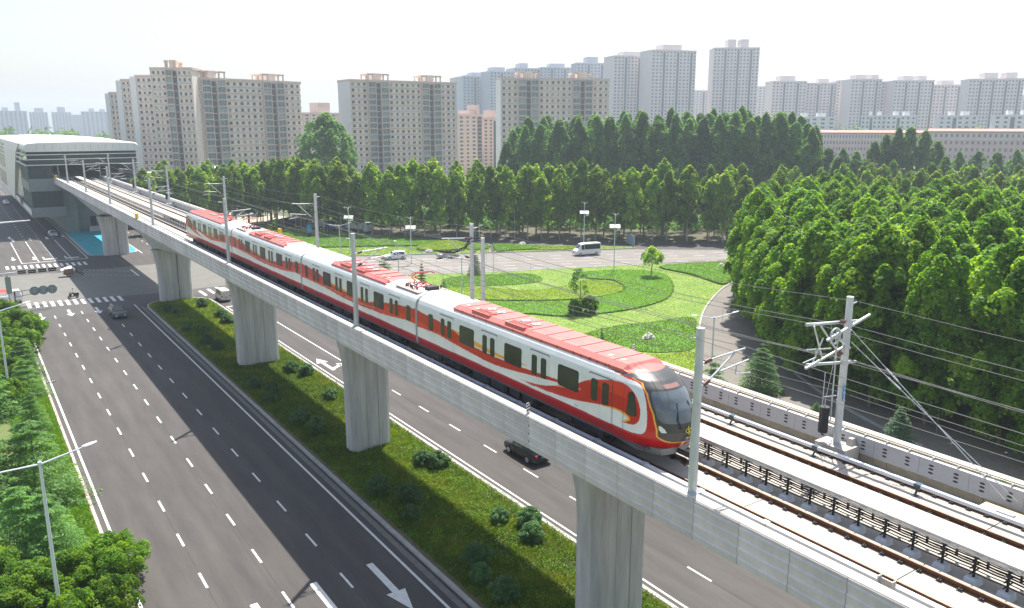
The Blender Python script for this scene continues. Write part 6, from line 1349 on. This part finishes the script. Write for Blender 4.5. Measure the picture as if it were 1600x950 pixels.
# ------------------------------------------------------------ street lamps, signals, signs
def twin_lamp(name, label, x, y, H, L1, L2, rise1, rise2, group, r=.10, heads=(True, True), rz=0):
    t = thing(name, label, 'street lamp', (x, y, 0), rz, group); m = MB(); m.tube((0,0,0),(0,0,H),r*1.15,r*.72,12); m.tube((0,0,0),(0,0,.5),r*1.6,r*1.5,12); m.tube((0,0,H),(0,0,H+.12),r*.95,n=10); m.build('pole', M_lamp, t)
    for s, L, ri, hd in ((1, L1, rise1, heads[0]), (-1, L2, rise2, heads[1])):
        m = MB(); m.tube((s*.05,0,H-.03),(s*L*.78,0,H-.03+ri*.78),.055,.04,8); m.build('arm', M_lamp, t)
        m = MB(); d = Vector((s*L, 0, ri)).normalized(); a = Vector((s*L*.74,0,H+ri*.74)); b = a+d*L*.27; up = Vector((-d.z*s, 0, d.x*s)); 
        rings = [[tuple(a.lerp(b, f)+Vector((0,1,0))*w_*c1+up*h_*c2) for c1, c2 in ((-1,0),(-.7,.8),(.7,.8),(1,0),(.7,-.6),(-.7,-.6))] for f, w_, h_ in ((0,.06,.05),(.15,.12,.07),(.6,.15,.06),(1,.08,.03))]
        m.loft(rings, smooth=False); m.build('lamp_head', M_white, t)
    return t
gL = 'twin arm lamps along the left verge'
twin_lamp('street_lamp', 'near twin-armed pale street lamp with its foot in the bottom left bushes', 1.85, 46.7, 10.0, 2.75, 2.6, .62, -.02, gL); twin_lamp('street_lamp', 'second twin-armed street lamp, behind the tall cedar at the left edge', 1.85, 89.5, 10.0, 2.75, 2.6, .62, .0, gL)
gR = 'twin arm lamps behind the viaduct'
for (bx_, by_, tx_, ty_, lab) in ((1110,600,1114,497,'twin-armed street lamp right behind the near left mast, above the slip road'),(532,398,526,353,'twin-armed street lamp behind the train between two masts'),(722,462,723,403,'twin-armed street lamp just left of the close mast pair')):
    q = W(bx_, by_); H = PY(tx_, ty_, q[1])[2]; twin_lamp('street_lamp', lab, q[0], q[1], H, 2.6, 2.4, .7, .35, gR, rz=-.55)
def solar(bx_, by_, ty_, lab, blade=True, sign=1):
    q = W(bx_, by_); H = PY(bx_+2, ty_, q[1])[2]; t = thing('solar_wind_lamp', lab, 'solar lamp', (q[0], q[1], 0), -YAW, 'hybrid lamps with panels and small turbines'); m = MB(); m.tube((0,0,0),(0,0,H),.11,.06,10); m.build('pole', M_lamp, t)
    m = MB(); z = H*.80; m.add([(-1.0,-.3,z-.25),(1.0,-.3,z-.25),(1.0,.4,z+.35),(-1.0,.4,z+.35),(-1.0,-.34,z-.21),(1.0,-.34,z-.21),(1.0,.36,z+.39),(-1.0,.36,z+.39)], [(3,2,1,0),(4,5,6,7),(0,1,5,4),(1,2,6,5),(2,3,7,6),(3,0,4,7)]); m.build('solar_panel', mat('panel_back', (.55,.56,.5), .4), t)
    m = MB(); m.tube((0,-.3,H),(0,.35,H),.09,n=8); m.box(-.02,.02,.35,.8,H-.1,H+.3); m.build('turbine_body', M_lamp, t)
    for a in (.5, 2.6, 4.7): m = MB(); c = Vector((math.cos(a), 0, math.sin(a))); m.beam(Vector((0,-.33,H)), Vector((0,-.33,H))+c*.75, .03, .09); m.build('blade', M_white, t)
    m = MB(); m.tube((0,0,H*.70),(.55,0,H*.74),.04); m.box(.4,.95,-.1,.1,H*.73,H*.77); m.build('lamp_arm', M_lamp, t)
solar(912,388,318,'hybrid solar lamp directly behind the white minibus'); solar(959,425,336,'hybrid solar lamp standing on the near lawn edge right of the minibus'); solar(643,412,341,'hybrid solar lamp with visible white blades left of the round tree'); solar(547,396,325,'hybrid solar lamp behind the second mast of the train')
def simple_pole(name, lab, cat, bx_, by_, ty_, r=.07, top=None, m_=None):
    q = W(bx_, by_); H = PY(bx_, ty_, q[1])[2]; t = thing(name, lab, cat, (q[0], q[1], 0)); m = MB(); m.tube((0,0,0),(0,0,H),r,r*.7,8); m.build('pole', m_ or M_lamp, t)
    if top == 'cam': m = MB(); m.tube((0,0,H),(-.5,0,H+.15),.04); m.tube((-.5,-.0,H+.1),(-.75,0,H+.05),.14,n=8); m.build('camera_head', M_white, t)
    if top == 'lamp': m = MB(); m.box(-.1,.8,-.1,.1,H-.08,H+.04); m.build('lamp_head', M_white, t)
    return t
simple_pole('camera_pole', 'grey camera pole with a white head beside the white estate car', 'pole', 623, 428, 377, .09, 'cam', M_galvP); simple_pole('thin_post', 'thin pointed post at the lawn edge right of the close mast pair', 'post', 771, 427, 378, .05, None, M_galvP); simple_pole('white_post', 'thin white post in front of the grove right of the round tree', 'post', 749, 390, 352, .05, 'lamp'); simple_pole('white_post', 'thin white post among the grove trunks above the minibus', 'post', 804, 372, 328, .06); simple_pole('white_post', 'thin white pole among the grove trunks left of the solar lamp', 'post', 619, 358, 325, .07)
q = W(484,372); t = thing('blue_sign', 'small blue sign standing on the strip behind the mast', 'sign', (q[0], q[1], 0)); m = MB(); m.box(-.6,.6,-.03,.03,1.4,3.3); m.build('panel', M_blue, t); m = MB(); m.box(-.05,.05,-.02,.02,0,1.4); m.build('post', M_galvP, t); m = MB(); m.box(-.4,.4,-.25,.25,.0,1.2); m.build('cabinet', M_dark, t)
a_ = W(979,380); b_ = W(991,386); t = thing('blue_hoarding', 'tilted pale blue hoarding beside the street right of the solar lamps', 'hoarding', (a_[0], a_[1], 0), math.atan2(b_[1]-a_[1], b_[0]-a_[0])); L_ = math.dist(a_, b_); m = MB(); [m.box(L_*k/5+.02, L_*(k+1)/5-.02, -.04, .04, .3, 2.4) for k in range(5)]; m.build('panel', mat('pale_blue_board', (.25,.38,.42), .5), t)['kind'] = 'stuff'; m = MB(); [m.box(L_*k/5-.03, L_*k/5+.03, -.05, .05, 0, 2.5) for k in range(6)]; m.build('frame', M_galvP, t)
for i, (x, y) in enumerate(((424,344),(380,341),(430,340),(459,346),(468,350),(478,352))):
    q = W(x, y); t = thing('stone_post', 'squat post in the dirt yard behind the farthest train car', 'post', (q[0], q[1], 0), 0, 'posts of the dirt yard'); m = MB(); m.box(-.3,.3,-.3,.3,0,3.2); m.build('shaft', M_bark, t)
# signal gantry at the left
Yg = 143.0; base = PY(11, 480, Yg); top_ = PY(10, 427, Yg); ax = PY(86, 420, Yg)
t = thing('traffic_signal_mast', 'traffic signal mast with a long arm carrying four dark signal heads over the crossing', 'traffic signal', (top_[0], Yg, 0)); Hs = top_[2]
m = MB(); m.tube((0,0,0),(0,0,Hs),.16,.12,12); m.build('pole', M_galvP, t); m = MB(); m.tube((-3,0,Hs-.15),(0,0,Hs),.05); m.tube((0,0,Hs-.0),(ax[0]-top_[0],0,ax[2]),.085,.05,8); m.build('arm', M_galvP, t)
for px_, py_ in ((34,425),(50,424),(66,422.5),(81.5,421)):
    c = PY(px_, py_, Yg); m = MB(); x = c[0]-top_[0]; m.box(x-.55,x+.55,-.15,.15,c[2]-.25,c[2]+.28); h = m.build('signal_head', M_black, t); m = MB(); m.box(x-.5,x+.5,-.16,-.151,c[2]-.03,c[2]+.04); [m.tube((x+k*.33,.15,c[2]),(x+k*.33,.2,c[2]),.12,n=8) for k in (-1,0,1)]; m.build('lens', M_galvP, h)
c0 = PY(8, 433, Yg); c1 = PY(19, 455, Yg); m = MB(); m.box(c0[0]-top_[0]-.1, c1[0]-top_[0], -.2, -.14, c1[2]-.3, c0[2]); m.build('sign_back', mat('green_sign_back', (.22,.33,.27), .5), t)
Y2 = 139.0; pb2 = PY(24, 492, Y2); pt = PY(22, 455, Y2); e1 = PY(56, 451, Y2); e2 = PY(56, 458, Y2)
t = thing('round_sign_mast', 'dark post with a double rail carrying three round sign backs above the crossing', 'sign mast', (pt[0], Y2, 0)); m = MB(); m.tube((0,0,0),(0,0,pt[2]),.09,.07,8); m.build('pole', M_dark, t)
m = MB(); xe = PY(86, 450, Y2); m.tube((0,0,pt[2]-.1),(xe[0]-pt[0],0,PY(86,447.5,Y2)[2]),.045); m.tube((0,0,pt[2]-.9),(xe[0]-pt[0],0,PY(86,452.5,Y2)[2]),.04); m.tube((1.0,0,pt[2]-.9),(1.0,0,pt[2]-.1),.04); m.build('rail', M_dark, t)
for px_, py_ in ((54,454.5),(67.5,453),(81.5,451.5)):
    c = PY(px_, py_, Y2); x = c[0]-pt[0]; m = MB(); m.tube((x,-.02,c[2]),(x,.02,c[2]),.68,n=24); d = m.build('sign_disc', mat('sign_back_grey', (.2,.27,.26), .5), t); m = MB(); [m.box(x-.55,x+.55,-.05,-.021,c[2]+k-.03,c[2]+k+.03) for k in (-.3,0,.3)]; m.box(x-.03,x+.03,-.05,-.021,c[2]-.6,c[2]+.6); m.build('sign_rib', M_galvP, d)
c0 = PY(-20, 350, 214); c1 = PY(47, 345.6, 214); t = thing('sign_gantry_arm', 'long white horizontal arm reaching over the left road beyond the crossing', 'gantry', (c0[0], 214, 0)); m = MB(); m.tube((0,0,c0[2]),(c1[0]-c0[0],0,c1[2]+.2),.2,.12,8); m.build('arm', M_white, t); m = MB(); m.tube((0,0,0),(0,0,c0[2]+.3),.25,.2,10); m.build('pole', M_white, t)
q = W(79,596); t = thing('drain_frame', 'small dark framed grate on the left edge line of the near road', 'drain', (q[0], q[1], .0)); m = MB(); m.box(-.45,.45,-.5,-.4,.0,.06); m.box(-.45,.45,.4,.5,0,.06); m.box(-.45,-.38,-.4,.4,0,.06); m.box(.38,.45,-.4,.4,0,.06); m.build('frame', M_under, t); m = MB(); [m.box(-.34+.17*k,-.29+.17*k,-.38,.38,.01,.045) for k in range(5)]; m.build('bar', M_kerb, t)['kind'] = 'stuff'

# ------------------------------------------------------------ haze
hz = MB(); hz.box(-3300, 3700, -500, 4300, -1.1, 128); hb = hz.build('haze', mat('haze_surface', (1,1,1))); hb['kind'] = 'stuff'
hm_ = bpy.data.materials.new('haze_air'); hm_.use_nodes = True; n = hm_.node_tree; n.nodes.clear(); o_ = n.nodes.new('ShaderNodeOutputMaterial'); v_ = n.nodes.new('ShaderNodeVolumePrincipled')
v_.inputs['Color'].default_value = (.80, .90, 1, 1); v_.inputs['Density'].default_value = .00033; v_.inputs['Anisotropy'].default_value = .3; n.links.new(v_.outputs[0], o_.inputs['Volume']); hb.data.materials.clear(); hb.data.materials.append(hm_)
